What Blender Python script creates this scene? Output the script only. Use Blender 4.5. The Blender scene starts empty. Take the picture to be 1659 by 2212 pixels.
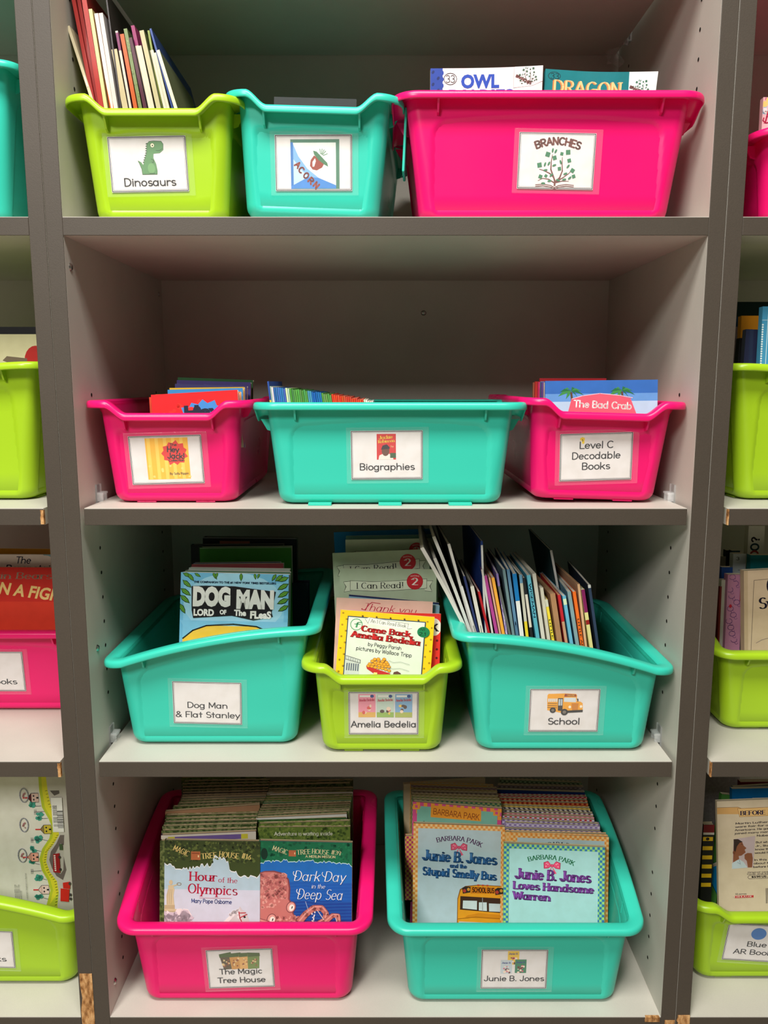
import bpy, math, random
import numpy as np
from mathutils import Vector, Matrix
from mathutils.geometry import tessellate_polygon
PI = math.pi
random.seed(7)
scene = bpy.context.scene
COL = scene.collection

# ------------------------------------------------------------ camera, world, lights, exposure
CF, CTH, CD, CX, CH = 1746.6, 0.15699, 0.9456, 0.36015, 1.2      # focal (px of a 1659 wide frame), pitch, distance, x, height
cam_d = bpy.data.cameras.new('camera'); cam = bpy.data.objects.new('camera', cam_d); COL.objects.link(cam)
cam.location = (CX, -CD, CH); cam.rotation_euler = (PI/2 - CTH, 0, 0)
cam_d.sensor_fit = 'HORIZONTAL'; cam_d.sensor_width = 36.0; cam_d.lens = 36.0*CF/1659.0
cam_d.clip_start = .02; cam_d.clip_end = 50
scene.camera = cam
world = bpy.data.worlds.new('room_light'); scene.world = world; world.use_nodes = True
wb = world.node_tree.nodes['Background']; wb.inputs[0].default_value = (1, .94, .80, 1); wb.inputs[1].default_value = .075
def area(name, loc, target, sx, sy, power, color=(1, .97, .92)):
    l = bpy.data.lights.new(name, 'AREA'); l.shape = 'RECTANGLE'; l.size = sx; l.size_y = sy; l.energy = power; l.color = color
    o = bpy.data.objects.new(name, l); COL.objects.link(o); o.location = loc
    o.rotation_euler = (Vector(target)-Vector(loc)).to_track_quat('-Z', 'Y').to_euler(); return o
area('ceiling_light_far', (-.75, -2.75, 2.72), (-.75, -2.75, 0), .6, 1.2, 143)
area('ceiling_light_near', (.2, -1.0, 2.72), (.2, -1.0, 0), 1.2, .6, 72)
scene.view_settings.view_transform = 'Standard'; scene.view_settings.look = 'None'
scene.view_settings.exposure = -0.14; scene.view_settings.gamma = 1.0; scene.view_settings.use_curve_mapping = False
scene.cycles.max_bounces = 8; scene.cycles.diffuse_bounces = 5

_s, _c = math.sin(CTH), math.cos(CTH)
def at(px, py, Y):
    """point of the plane at depth Y seen at a photograph pixel"""
    u = (px-829.5)/CF; v = (1106-py)/CF
    k = (Y+CD)/(_c+v*_s)
    return Vector((CX+k*u, Y, CH+k*(-_s+v*_c)))
def proj(p):
    y, z = p.y+CD, p.z-CH; dep = y*_c-z*_s
    return 829.5+CF*(p.x-CX)/dep, 1106-CF*(z*_c+y*_s)/dep
def atz(px, py, Z):
    u = (px-829.5)/CF; v = (1106-py)/CF
    k = (Z-CH)/(-_s+v*_c)
    return Vector((CX+k*u, -CD+k*(_c+v*_s), Z))

# ------------------------------------------------------------ colour and materials
def lin(c):
    r = []
    for x in c[:3]:
        x = x/255.0
        r.append(x/12.92 if x <= .04045 else ((x+.055)/1.055)**2.4)
    return (r[0], r[1], r[2], 1.0)
def new_mat(name, rough=.5, spec=.5):
    m = bpy.data.materials.new(name); m.use_nodes = True
    nt = m.node_tree; b = nt.nodes['Principled BSDF']; b.inputs['Roughness'].default_value = rough
    b.inputs['Specular IOR Level'].default_value = spec
    return m, nt, b
def N(nt, kind, **kw):
    n = nt.nodes.new(kind)
    for k, v in kw.items(): setattr(n, k, v)
    return n
def mix_col(nt, fac, a, b, blend='MIX'):
    n = nt.nodes.new('ShaderNodeMix'); n.data_type = 'RGBA'; n.blend_type = blend
    for i, v in ((0, fac), (6, a), (7, b)):
        if v is None: continue
        if isinstance(v, (tuple, float, int)): n.inputs[i].default_value = v
        else: nt.links.new(v, n.inputs[i])
    return n.outputs[2]
def noise(nt, scale, detail=3, coord='Object', stretch=None):
    tc = N(nt, 'ShaderNodeTexCoord'); n = N(nt, 'ShaderNodeTexNoise'); n.inputs['Scale'].default_value = scale; n.inputs['Detail'].default_value = detail
    src = tc.outputs[coord]
    if stretch:
        mp = N(nt, 'ShaderNodeMapping'); mp.inputs['Scale'].default_value = stretch; nt.links.new(src, mp.inputs[0]); src = mp.outputs[0]
    nt.links.new(src, n.inputs['Vector']); return n.outputs['Fac']
def ramp(nt, fac, stops):
    r = N(nt, 'ShaderNodeValToRGB'); e = r.color_ramp.elements
    while len(e) < len(stops): e.new(.5)
    for el, (p, c) in zip(e, stops): el.position = p; el.color = c
    nt.links.new(fac, r.inputs[0]); return r.outputs[0]
def bump(nt, b, h, strength, dist=.001):
    n = N(nt, 'ShaderNodeBump'); n.inputs['Strength'].default_value = strength; n.inputs['Distance'].default_value = dist
    nt.links.new(h, n.inputs['Height']); nt.links.new(n.outputs[0], b.inputs['Normal'])
def flat_mat(name, c, rough=.5, spec=.5, var=.06, scale=30):
    m, nt, b = new_mat(name, rough, spec); l = lin(c)
    f = noise(nt, scale)
    nt.links.new(ramp(nt, f, [(.3, tuple(x*(1-var) for x in l[:3])+(1,)), (.7, tuple(min(1, x*(1+var)) for x in l[:3])+(1,))]), b.inputs['Base Color'])
    return m
def laminate(name, c, rough, bumpy, speck):
    m, nt, b = new_mat(name, rough, .4); l = lin(c)
    f = noise(nt, 9, 4); g = noise(nt, 900, 2)
    base = ramp(nt, f, [(.3, tuple(x*.95 for x in l[:3])+(1,)), (.7, tuple(x*1.05 for x in l[:3])+(1,))])
    sp = ramp(nt, g, [(.35, (1-speck, 1-speck, 1-speck, 1)), (.65, (1+0, 1, 1, 1))])
    nt.links.new(mix_col(nt, 1.0, base, sp, 'MULTIPLY'), b.inputs['Base Color'])
    bump(nt, b, g, bumpy, .0003); return m
M = {}
M['edge'] = laminate('taupe_laminate', (71, 63, 54), .5, .25, .10)
M['melamine'] = laminate('grey_melamine', (193, 188, 177), .5, .12, .04)
def plastic(name, c, c2):
    m, nt, b = new_mat(name, .30, .5)
    b.inputs['Base Color'].default_value = lin(c)
    f = noise(nt, 260, 2); bump(nt, b, f, .06, .0003)
    g = noise(nt, 7, 3); nt.links.new(ramp(nt, g, [(.3, (.26,)*3+(1,)), (.75, (.36,)*3+(1,))]), b.inputs['Roughness'])
    tr = N(nt, 'ShaderNodeBsdfTranslucent'); tr.inputs[0].default_value = lin(c2)
    mx = N(nt, 'ShaderNodeMixShader'); mx.inputs[0].default_value = .14
    out = nt.nodes['Material Output']
    nt.links.new(b.outputs[0], mx.inputs[1]); nt.links.new(tr.outputs[0], mx.inputs[2]); nt.links.new(mx.outputs[0], out.inputs[0])
    return m
M['lime'] = plastic('lime_plastic', (172, 212, 36), (180, 230, 20))
M['teal'] = plastic('teal_plastic', (58, 208, 184), (20, 220, 180))
M['pink'] = plastic('pink_plastic', (242, 20, 114), (250, 10, 112))
def print_mat(name, rough, pattern=None, coat=0.0):
    m, nt, b = new_mat(name, rough, .25)
    a = N(nt, 'ShaderNodeAttribute'); a.attribute_name = 'col'; src = a.outputs['Color']
    if pattern:
        a2 = N(nt, 'ShaderNodeAttribute'); a2.attribute_name = 'col2'
        tc = N(nt, 'ShaderNodeTexCoord')
        if pattern == 'check':
            ck = N(nt, 'ShaderNodeTexChecker'); ck.inputs['Scale'].default_value = 1
            mp = N(nt, 'ShaderNodeMapping'); mp.inputs['Scale'].default_value = (1/.0036, 0, 1/.0036); mp.inputs['Location'].default_value = (.31, .5, .37)
            nt.links.new(tc.outputs['Object'], mp.inputs[0]); nt.links.new(mp.outputs[0], ck.inputs['Vector']); fac = ck.outputs['Fac']
        else:
            f = noise(nt, 190, 4); fac = ramp(nt, f, [(.44, (0, 0, 0, 1)), (.58, (1, 1, 1, 1))])
        src = mix_col(nt, fac, src, a2.outputs['Color'])
    w = noise(nt, 60, 5)
    src = mix_col(nt, 1.0, src, ramp(nt, w, [(.3, (.93, .92, .90, 1)), (.6, (1, 1, 1, 1))]), 'MULTIPLY')
    nt.links.new(src, b.inputs['Base Color'])
    b.inputs['Coat Weight'].default_value = coat; b.inputs['Coat Roughness'].default_value = .075
    bump(nt, b, noise(nt, 26, 3), .35, .0012)
    return m
M['print'] = print_mat('printed_card', .6, coat=.04)
M['gloss'] = print_mat('glossy_laminated_cover', .25, coat=.8)
M['check'] = print_mat('checked_cover_print', .55, 'check', .05)
M['foliage'] = print_mat('leafy_green_cover_print', .55, 'foliage', .05)
def page_mat():
    m, nt, b = new_mat('paper_page_edges', .85, .2)
    a = N(nt, 'ShaderNodeAttribute'); a.attribute_name = 'col'
    f = noise(nt, 1, 2, stretch=(12, 4200, 12))
    nt.links.new(mix_col(nt, 1.0, a.outputs['Color'], ramp(nt, f, [(.35, (.68, .66, .62, 1)), (.62, (1, 1, 1, 1))]), 'MULTIPLY'), b.inputs['Base Color'])
    bump(nt, b, f, .5, .0005); return m
M['page'] = page_mat()
M['card'] = new_mat('white_card', .55)[0]
def clear(name, rough, alpha):
    m, nt, b = new_mat(name, rough, .5); b.inputs['Base Color'].default_value = (.9, .92, .91, 1); b.inputs['Alpha'].default_value = alpha
    b.inputs['Coat Weight'].default_value = .6
    bump(nt, b, noise(nt, 40, 2), .2, .001); return m
M['sleeve'] = clear('clear_label_sleeve', .22, .07)
M['clip'] = clear('clear_plastic', .12, .26)
M['hole'] = flat_mat('dark_drilled_hole', (30, 26, 22), .9, .1)
M['metal'] = new_mat('nickel_screw', .3)[0]; M['metal'].node_tree.nodes['Principled BSDF'].inputs['Metallic'].default_value = 1; M['metal'].node_tree.nodes['Principled BSDF'].inputs['Base Color'].default_value = (.5, .48, .45, 1)
def chipboard():
    m, nt, b = new_mat('raw_particle_board', .9, .1)
    f = noise(nt, 160, 5, stretch=(1.6, 1, .6))
    nt.links.new(ramp(nt, f, [(.3, lin((105, 66, 34))), (.5, lin((176, 128, 80))), (.7, lin((214, 170, 118)))]), b.inputs['Base Color'])
    bump(nt, b, f, 1, .002); return m
M['chip'] = chipboard()
M['wallpaint'] = flat_mat('painted_wall', (205, 202, 192), .7, .3, .02)
M['floor'] = flat_mat('vinyl_floor', (150, 142, 128), .35, .5, .12, 4)

# ------------------------------------------------------------ objects
def mesh_obj(name, me, parent=None, mw=None):
    o = bpy.data.objects.new(name, me); COL.objects.link(o)
    if parent is not None: o.parent = parent
    if mw is not None: o.matrix_local = mw
    return o
def thing(name, label, cat, mat=None, group=None):
    o = bpy.data.objects.new(name, None); COL.objects.link(o); o.empty_display_size = .02
    o['label'] = label; o['category'] = cat
    if group: o['group'] = group
    if mat is not None: o.matrix_world = mat
    return o
class MB:
    """collects quads / polys with a colour each"""
    def __init__(s): s.v = []; s.f = []; s.c = []; s.c2 = []
    def face(s, pts, col=(200, 200, 200), col2=None):
        i = len(s.v); s.v += [tuple(p) for p in pts]; s.f.append(tuple(range(i, i+len(pts)))); s.c.append(col); s.c2.append(col2 or col)
    def box(s, a, b, col=(200, 200, 200), nx=1, nz=1, warp=None, cols=None, col2=None):
        xs = np.linspace(a[0], b[0], nx+1); zs = np.linspace(a[2], b[2], nz+1); y0, y1 = a[1], b[1]
        w = warp or (lambda x, y, z: (x, y, z)); g = (cols or {}).get
        for i in range(nx):
            for j in range(nz):
                x0, x1, z0, z1 = xs[i], xs[i+1], zs[j], zs[j+1]
                s.face([w(x0, y0, z0), w(x1, y0, z0), w(x1, y0, z1), w(x0, y0, z1)], g('f', col), col2)
                s.face([w(x1, y1, z0), w(x0, y1, z0), w(x0, y1, z1), w(x1, y1, z1)], g('b', col), col2)
            x0, x1 = xs[i], xs[i+1]; z0, z1 = zs[0], zs[-1]
            s.face([w(x0, y0, z1), w(x1, y0, z1), w(x1, y1, z1), w(x0, y1, z1)], g('t', col), col2)
            s.face([w(x0, y1, z0), w(x1, y1, z0), w(x1, y0, z0), w(x0, y0, z0)], g('t', col), col2)
        for j in range(nz):
            z0, z1 = zs[j], zs[j+1]; x0, x1 = xs[0], xs[-1]
            s.face([w(x0, y1, z0), w(x0, y0, z0), w(x0, y0, z1), w(x0, y1, z1)], g('l', col), col2)
            s.face([w(x1, y0, z0), w(x1, y1, z0), w(x1, y1, z1), w(x1, y0, z1)], g('r', col), col2)
    def mesh(s, name, mat, smooth=False, merge=True):
        me = bpy.data.meshes.new(name); vs = s.v; fs = s.f
        if merge:
            key = {}; idx = []; nv = []
            for p in vs:
                k = (round(p[0], 6), round(p[1], 6), round(p[2], 6))
                if k not in key: key[k] = len(nv); nv.append(p)
                idx.append(key[k])
            nf = [tuple(idx[i] for i in f) for f in fs]
            keep = [len(set(f)) == len(f) for f in nf]
            fs = [f for f, k in zip(nf, keep) if k]; c = [x for x, k in zip(s.c, keep) if k]; c2 = [x for x, k in zip(s.c2, keep) if k]; vs = nv
        else: c, c2 = s.c, s.c2
        me.from_pydata(vs, [], fs); me.materials.append(mat)
        for nm, cc in (('col', c), ('col2', c2)):
            at_ = me.attributes.new(nm, 'FLOAT_COLOR', 'CORNER'); arr = []
            memo = {}
            for f, q in zip(fs, cc):
                if q not in memo: memo[q] = lin(q)
                arr += list(memo[q])*len(f)
            at_.data.foreach_set('color', arr)
        if smooth: me.shade_smooth()
        me.update(); return me
def box_mesh(name, a, b, mat, bevel=0):
    import bmesh
    bm = bmesh.new(); r = bmesh.ops.create_cube(bm, size=1)
    for v in bm.verts: v.co = Vector([a[i]+(v.co[i]+.5)*(b[i]-a[i]) for i in range(3)])
    if bevel: bmesh.ops.bevel(bm, geom=bm.edges[:], offset=bevel, segments=2, affect='EDGES', profile=.5)
    me = bpy.data.meshes.new(name); bm.to_mesh(me); bm.free(); me.materials.append(mat); return me

# ------------------------------------------------------------ single-stroke letters
def arc(cx, cy, rx, ry, a0, a1, n=None):
    n = n or max(3, int(abs(a1-a0)/24))
    return [(cx+rx*math.cos(math.radians(a0+(a1-a0)*i/n)), cy+ry*math.sin(math.radians(a0+(a1-a0)*i/n))) for i in range(n+1)]
def ring(cx, cy, rx, ry): return arc(cx, cy, rx, ry, 90, 450, 16)
X = .64; D = -.28
GL = {
 ' ': (.34, []), 'a': (.72, [ring(.28, .32, .25, .32), [(.54, X), (.54, 0)]]), 'b': (.70, [[(.06, 1), (.06, 0)], ring(.32, .32, .25, .32)]),
 'c': (.60, [arc(.30, .32, .25, .32, 48, 312)]), 'd': (.72, [ring(.28, .32, .25, .32), [(.54, 1), (.54, 0)]]),
 'e': (.64, [[(.05, .34), (.54, .34)]+arc(.295, .32, .25, .32, 8, 318)]), 'f': (.44, [arc(.34, .80, .16, .19, 60, 180)+[(.18, 0)], [(.02, .6), (.38, .6)]]),
 'g': (.72, [ring(.28, .32, .25, .32), [(.54, X), (.54, -.08)]+arc(.3, -.08, .24, .2, 0, -150)]), 'h': (.70, [[(.06, 1), (.06, 0)], arc(.31, .36, .25, .27, 180, 0)+[(.56, 0)]]),
 'i': (.26, [[(.1, X), (.1, 0)], ring(.1, .86, .015, .015)]), 'j': (.34, [[(.2, X), (.2, -.1)]+arc(.05, -.1, .15, .18, 0, -120), ring(.2, .86, .015, .015)]),
 'k': (.62, [[(.06, 1), (.06, 0)], [(.5, X), (.08, .26)], [(.24, .38), (.54, 0)]]), 'l': (.24, [[(.1, 1), (.1, 0)]]),
 'm': (1.02, [[(.06, X), (.06, 0)], arc(.27, .38, .21, .25, 180, 0)+[(.48, 0)], arc(.69, .38, .21, .25, 180, 0)+[(.9, 0)]]),
 'n': (.70, [[(.06, X), (.06, 0)], arc(.31, .36, .25, .27, 180, 0)+[(.56, 0)]]), 'o': (.66, [ring(.30, .32, .26, .32)]),
 'p': (.70, [[(.06, X), (.06, D)], ring(.32, .32, .25, .32)]), 'q': (.72, [ring(.28, .32, .25, .32), [(.54, X), (.54, D)]]),
 'r': (.46, [[(.06, X), (.06, 0)], arc(.28, .38, .22, .25, 180, 50)]),
 's': (.54, [arc(.27, .48, .19, .16, 40, 270)+arc(.27, .16, .21, .16, 90, -140)]), 't': (.46, [[(.2, .92), (.2, 0)], [(.02, .62), (.38, .62)]]),
 'u': (.70, [[(.06, X)]+arc(.30, .27, .24, .27, 180, 360)+[(.54, X)], [(.54, .3), (.54, 0)]]), 'v': (.58, [[(.02, X), (.27, 0), (.52, X)]]),
 'w': (.86, [[(.02, X), (.2, 0), (.4, .6), (.6, 0), (.78, X)]]), 'x': (.58, [[(.04, X), (.5, 0)], [(.5, X), (.04, 0)]]),
 'y': (.60, [[(.03, X), (.28, .02)], [(.54, X), (.16, D)]]), 'z': (.56, [[(.05, X), (.48, X), (.04, 0), (.5, 0)]]),
 'A': (.82, [[(.03, 0), (.38, 1), (.74, 0)], [(.16, .34), (.61, .34)]]), 'B': (.72, [[(.07, 0), (.07, 1)]+arc(.32, .76, .26, .24, 90, -90)+[(.07, .52)], [(.32, .52)]+arc(.34, .26, .28, .26, 90, -90)+[(.07, 0)]]),
 'C': (.80, [arc(.42, .5, .36, .5, 48, 312)]), 'D': (.80, [[(.07, 0), (.07, 1), (.28, 1)]+arc(.28, .5, .42, .5, 88, -88)+[(.28, 0), (.07, 0)]]),
 'E': (.64, [[(.56, 1), (.07, 1), (.07, 0), (.56, 0)], [(.07, .52), (.48, .52)]]), 'F': (.60, [[(.56, 1), (.07, 1), (.07, 0)], [(.07, .52), (.46, .52)]]),
 'G': (.84, [arc(.42, .5, .36, .5, 48, 345)+[(.78, .44), (.46, .44)]]), 'H': (.76, [[(.07, 1), (.07, 0)], [(.64, 1), (.64, 0)], [(.07, .52), (.64, .52)]]),
 'I': (.26, [[(.12, 1), (.12, 0)]]), 'J': (.62, [[(.46, 1), (.46, .24)]+arc(.25, .24, .21, .24, 0, -170)]), 'K': (.70, [[(.07, 1), (.07, 0)], [(.6, 1), (.09, .4)], [(.26, .58), (.64, 0)]]),
 'L': (.58, [[(.07, 1), (.07, 0), (.54, 0)]]), 'M': (.92, [[(.07, 0), (.09, 1), (.43, .2), (.77, 1), (.79, 0)]]), 'N': (.80, [[(.07, 0), (.07, 1), (.66, 0), (.66, 1)]]),
 'O': (.88, [ring(.42, .5, .37, .5)]), 'P': (.68, [[(.07, 0), (.07, 1)]+arc(.32, .74, .27, .26, 90, -90)+[(.07, .48)]]), 'Q': (.88, [ring(.42, .5, .37, .5), [(.52, .24), (.8, -.06)]]),
 'R': (.72, [[(.07, 0), (.07, 1)]+arc(.32, .74, .27, .26, 90, -90)+[(.07, .48)], [(.3, .48), (.64, 0)]]),
 'S': (.66, [arc(.33, .75, .24, .25, 40, 270)+arc(.33, .25, .27, .25, 90, -145)]), 'T': (.72, [[(.03, 1), (.67, 1)], [(.35, 1), (.35, 0)]]),
 'U': (.78, [[(.07, 1)]+arc(.36, .28, .29, .28, 180, 360)+[(.65, 1)]]), 'V': (.76, [[(.03, 1), (.36, 0), (.7, 1)]]), 'W': (1.06, [[(.03, 1), (.26, 0), (.5, .9), (.74, 0), (.98, 1)]]),
 'X': (.72, [[(.05, 1), (.64, 0)], [(.64, 1), (.05, 0)]]), 'Y': (.70, [[(.03, 1), (.34, .5), (.65, 1)], [(.34, .5), (.34, 0)]]), 'Z': (.68, [[(.06, 1), (.6, 1), (.05, 0), (.62, 0)]]),
 '0': (.68, [ring(.32, .5, .27, .5)]), '1': (.40, [[(.05, .8), (.22, 1), (.22, 0)]]), '2': (.64, [arc(.3, .72, .25, .28, 165, -30)+[(.05, 0), (.58, 0)]]),
 '3': (.62, [arc(.28, .75, .23, .25, 150, -90)+arc(.28, .26, .27, .26, 90, -150)]), '4': (.66, [[(.46, 0), (.46, 1), (.04, .3), (.6, .3)]]), '5': (.62, [[(.52, 1), (.12, 1), (.09, .56)]+arc(.28, .32, .26, .31, 120, -145)]),
 '6': (.64, [[(.48, .95), (.2, .62), (.08, .38)]+arc(.31, .3, .25, .3, 170, -190)]), '7': (.60, [[(.05, 1), (.55, 1), (.2, 0)]]), '8': (.64, [ring(.3, .76, .2, .24), ring(.3, .27, .25, .27)]), '9': (.64, [ring(.3, .7, .25, .3), [(.55, .7), (.4, 0)]]),
 '&': (.80, [[(.70, 0), (.2, .68)]+arc(.33, .8, .17, .19, 200, -40)+[(.1, .36)]+arc(.29, .22, .23, .22, 160, 350)+[(.64, .42)]]),
 '.': (.24, [ring(.1, .03, .02, .02)]), ',': (.24, [[(.12, .06), (.06, -.14)]]), "'": (.2, [[(.1, 1), (.09, .8)]]), '!': (.26, [[(.12, 1), (.12, .3)], ring(.12, .04, .02, .02)]),
 '?': (.58, [arc(.26, .76, .22, .24, 165, -60)+[(.26, .44), (.26, .28)], ring(.26, .04, .02, .02)]), '#': (.74, [[(.24, 1), (.16, 0)], [(.52, 1), (.44, 0)], [(.04, .66), (.66, .66)], [(.02, .34), (.64, .34)]]),
 '-': (.44, [[(.06, .4), (.36, .4)]]), '/': (.5, [[(.05, -.05), (.42, 1.05)]]), '$': (.66, [arc(.33, .72, .22, .2, 40, 270)+arc(.33, .3, .24, .21, 90, -145), [(.33, 1.1), (.33, -.08)]]),
}
TCACHE = {}
def bfont(txt, bold):
    k = (txt, bold)
    if k not in TCACHE:
        cu = bpy.data.curves.new('t', 'FONT'); cu.body = txt; cu.size = 1; cu.offset = bold; cu.resolution_u = 3
        o = bpy.data.objects.new('t', cu); me = o.to_mesh()
        me.calc_loop_triangles()
        vs = [(v.co.x, v.co.y) for v in me.vertices]; tr = [tuple(t.vertices) for t in me.loop_triangles]
        o.to_mesh_clear(); bpy.data.objects.remove(o); bpy.data.curves.remove(cu)
        TCACHE[k] = [tuple(vs[i] for i in t) for t in tr]
    return TCACHE[k]

class Canvas:
    """flat print: shapes in metres on a w x h sheet, origin at its lower left; later shapes lie over earlier ones"""
    def __init__(s, w, h): s.w = w; s.h = h; s.z = 0; s.t = []; s.k = (0, 0, 1, 1); s.clip = True; s.fs = 0; s.bend = False
    def px(s, x0, y0, x1, y1):        # following coordinates come in a frame whose corners are these, y pointing down
        if s.fs: kx = s.w/(x1-x0); s.k = (x0, y0+s.h/(kx*s.fs), kx, kx*s.fs)
        else: s.k = (x0, y1, s.w/(x1-x0), s.h/(y1-y0))
        return s
    def m(s, p): return ((p[0]-s.k[0])*s.k[2], (s.k[1]-p[1])*s.k[3])
    def raw(s, tris, col):
        s.z += 1
        for t in tris:
            if s.clip: t = s._clip(t)
            if len(t) >= 3: s.t.append((t, s.z, col))
    def _clip(s, p):
        if all(0 <= x <= s.w and 0 <= y <= s.h for x, y in p): return p
        for ax, lim, sg in ((0, 0, 1), (0, s.w, -1), (1, 0, 1), (1, s.h, -1)):
            q = []
            for i in range(len(p)):
                a, b = p[i-1], p[i]; da, db = sg*(a[ax]-lim), sg*(b[ax]-lim)
                if (da >= 0) != (db >= 0):
                    t = da/(da-db); q.append((a[0]+(b[0]-a[0])*t, a[1]+(b[1]-a[1])*t))
                if db >= 0: q.append(b)
            p = q
            if len(p) < 3: return []
        return p
    def poly(s, pts, col):
        P = [s.m(p) for p in pts]
        tr = tessellate_polygon([[Vector((x, y, 0)) for x, y in P]])
        s.raw([tuple(P[i] for i in t) for t in tr], col)
    def rect(s, x0, y0, x1, y1, col, n=1):
        s.raw([tuple(s.m(p) for p in ((a, y0), (b, y0), (b, y1), (a, y1))) for a, b in zip(np.linspace(x0, x1, n+1)[:-1], np.linspace(x0, x1, n+1)[1:])], col)
    def ell(s, cx, cy, rx, ry, col, n=20, a=0):
        ca, sa = math.cos(math.radians(a)), math.sin(math.radians(a))
        s.raw([tuple(s.m((cx+rx*math.cos(q)*ca-ry*math.sin(q)*sa, cy+rx*math.cos(q)*sa+ry*math.sin(q)*ca)) for q in np.linspace(0, 2*PI, n+1)[:-1])], col)
    def line(s, pts, wd, col, wd2=None):
        P = [s.m(p) for p in pts]; n = len(P); tr = []; k = s.k[2]
        for i in range(n-1):
            a, b = P[i], P[i+1]; dx, dy = b[0]-a[0], b[1]-a[1]; L = math.hypot(dx, dy) or 1e-9
            w0 = wd+(0 if wd2 is None else (wd2-wd)*i/max(1, n-1)); w1 = wd+(0 if wd2 is None else (wd2-wd)*(i+1)/max(1, n-1)); w0 *= k/2; w1 *= k/2
            nx, ny = -dy/L, dx/L
            tr.append(((a[0]+nx*w0, a[1]+ny*w0), (a[0]-nx*w0, a[1]-ny*w0), (b[0]-nx*w1, b[1]-ny*w1), (b[0]+nx*w1, b[1]+ny*w1)))
            if i: tr.append(tuple((a[0]+w0*math.cos(q), a[1]+w0*math.sin(q)) for q in np.linspace(0, 2*PI, 9)[:-1]))
        s.raw(tr, col)
    def text(s, txt, x0, y, x1, cap, col, font='hand', wt=.12, ht=None, slant=0, arch=0, rot=0, serif=True):
        """baseline from (x0,y) to x1 in canvas units; cap = capital height"""
        tris = []; pts_t = []
        if font == 'sans':
            pts_t = [list(t) for t in bfont(txt, wt)]
            if not pts_t: return
            xs = [p[0] for t in pts_t for p in t]; mn, mx = min(xs), max(xs); kx = 1/(mx-mn); ky = 1/.72
            pts_t = [[((p[0]-mn)*kx, p[1]*ky) for p in t] for t in pts_t]
        else:
            X0 = 0; S = []
            for ch in txt:
                adv, st = GL.get(ch, GL[' '])
                for q in st: S.append([(a+X0, b) for a, b in q])
                X0 += adv+(.05 if font == 'serif' else .02)
            W = X0-.12; hx, hy = (wt/2, wt/2) if font == 'hand' else (wt/2, wt/5)
            for q in S:
                for i in range(len(q)-1):
                    a, b = q[i], q[i+1]; dx, dy = b[0]-a[0], b[1]-a[1]; L = math.hypot(dx, dy) or 1e-9
                    nx, ny = -dy/L, dx/L; hw = math.hypot(hx*nx, hy*ny)
                    pts_t.append([(a[0]+nx*hw, a[1]+ny*hw), (a[0]-nx*hw, a[1]-ny*hw), (b[0]-nx*hw, b[1]-ny*hw), (b[0]+nx*hw, b[1]+ny*hw)])
                for a in (q if len(q) < 8 else q[::1]):
                    pts_t.append([(a[0]+hx*math.cos(t), a[1]+hy*math.sin(t)) for t in np.linspace(0, 2*PI, 9 if len(q) < 5 else 7)[:-1]])
                if font == 'serif' and serif:
                    for e, f in ((q[0], q[1]), (q[-1], q[-2])):
                        if abs(e[1]-f[1]) > 1.2*abs(e[0]-f[0]) and len(q) < 30:
                            c = hy*.9; w_ = .13+hx*.4
                            pts_t.append([(e[0]-w_, e[1]-c), (e[0]+w_, e[1]-c), (e[0]+w_, e[1]+c), (e[0]-w_, e[1]+c)])
            pts_t = [[(p[0]/W, p[1]) for p in t] for t in pts_t]
        L = x1-x0; out = []; cr, sr = math.cos(math.radians(rot)), math.sin(math.radians(rot))
        for t in pts_t:
            q = []
            for a, b in t:
                u = a*L+slant*b*cap; v = -b*cap
                if arch:
                    tt = (a-.5)*2; th = -arch*tt*1.0
                    yy = arch*tt*tt*L/4; v2 = yy+v*math.cos(th); u = u+v*math.sin(th)*1.0; v = v2
                q.append(s.m((x0+u*cr+v*sr, y-u*sr+v*cr)))
            out.append(tuple(q))
        s.raw(out, col)
    def build(s, name, parent, mapf=None, mat='print'):
        mapf = mapf or (lambda u, v, n: (u-s.w/2, -n, v))
        b = MB()
        def split(ps, ax, n, L):
            for i in range(1, n):
                lim = L*i/n; out = []
                for p in ps:
                    if min(q[ax] for q in p) >= lim-1e-7 or max(q[ax] for q in p) <= lim+1e-7: out.append(p); continue
                    for sg in (1, -1):
                        r = []
                        for k in range(len(p)):
                            a_, b_ = p[k-1], p[k]; da, db = sg*(a_[ax]-lim), sg*(b_[ax]-lim)
                            if (da >= 0) != (db >= 0): t_ = da/(da-db); r.append((a_[0]+(b_[0]-a_[0])*t_, a_[1]+(b_[1]-a_[1])*t_))
                            if db >= 0: r.append(b_)
                        if len(r) > 2: out.append(r)
                ps = out
            return ps
        if s.bend:
            s.t = [(q, z, col) for t, z, col in s.t for q in split(split([t], 0, 24, s.w), 1, 20, s.h)]
        for t, z, col in s.t: b.face([mapf(x, y, .00012+z*1.4e-5) for x, y in t], col)
        me = b.mesh(name, M[mat], merge=False)
        return mesh_obj(name, me, parent)
    def checks(s, x0, y0, x1, y1, n, m, ca, cb):
        s.rect(x0, y0, x1, y1, ca); dx, dy = (x1-x0)/n, (y1-y0)/m; tr = []
        for i in range(n):
            for j in range(m):
                if (i+j) % 2: tr.append(tuple(s.m(p) for p in ((x0+i*dx, y0+j*dy), (x0+(i+1)*dx, y0+j*dy), (x0+(i+1)*dx, y0+(j+1)*dy), (x0+i*dx, y0+(j+1)*dy))))
        s.raw(tr, cb)
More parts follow.
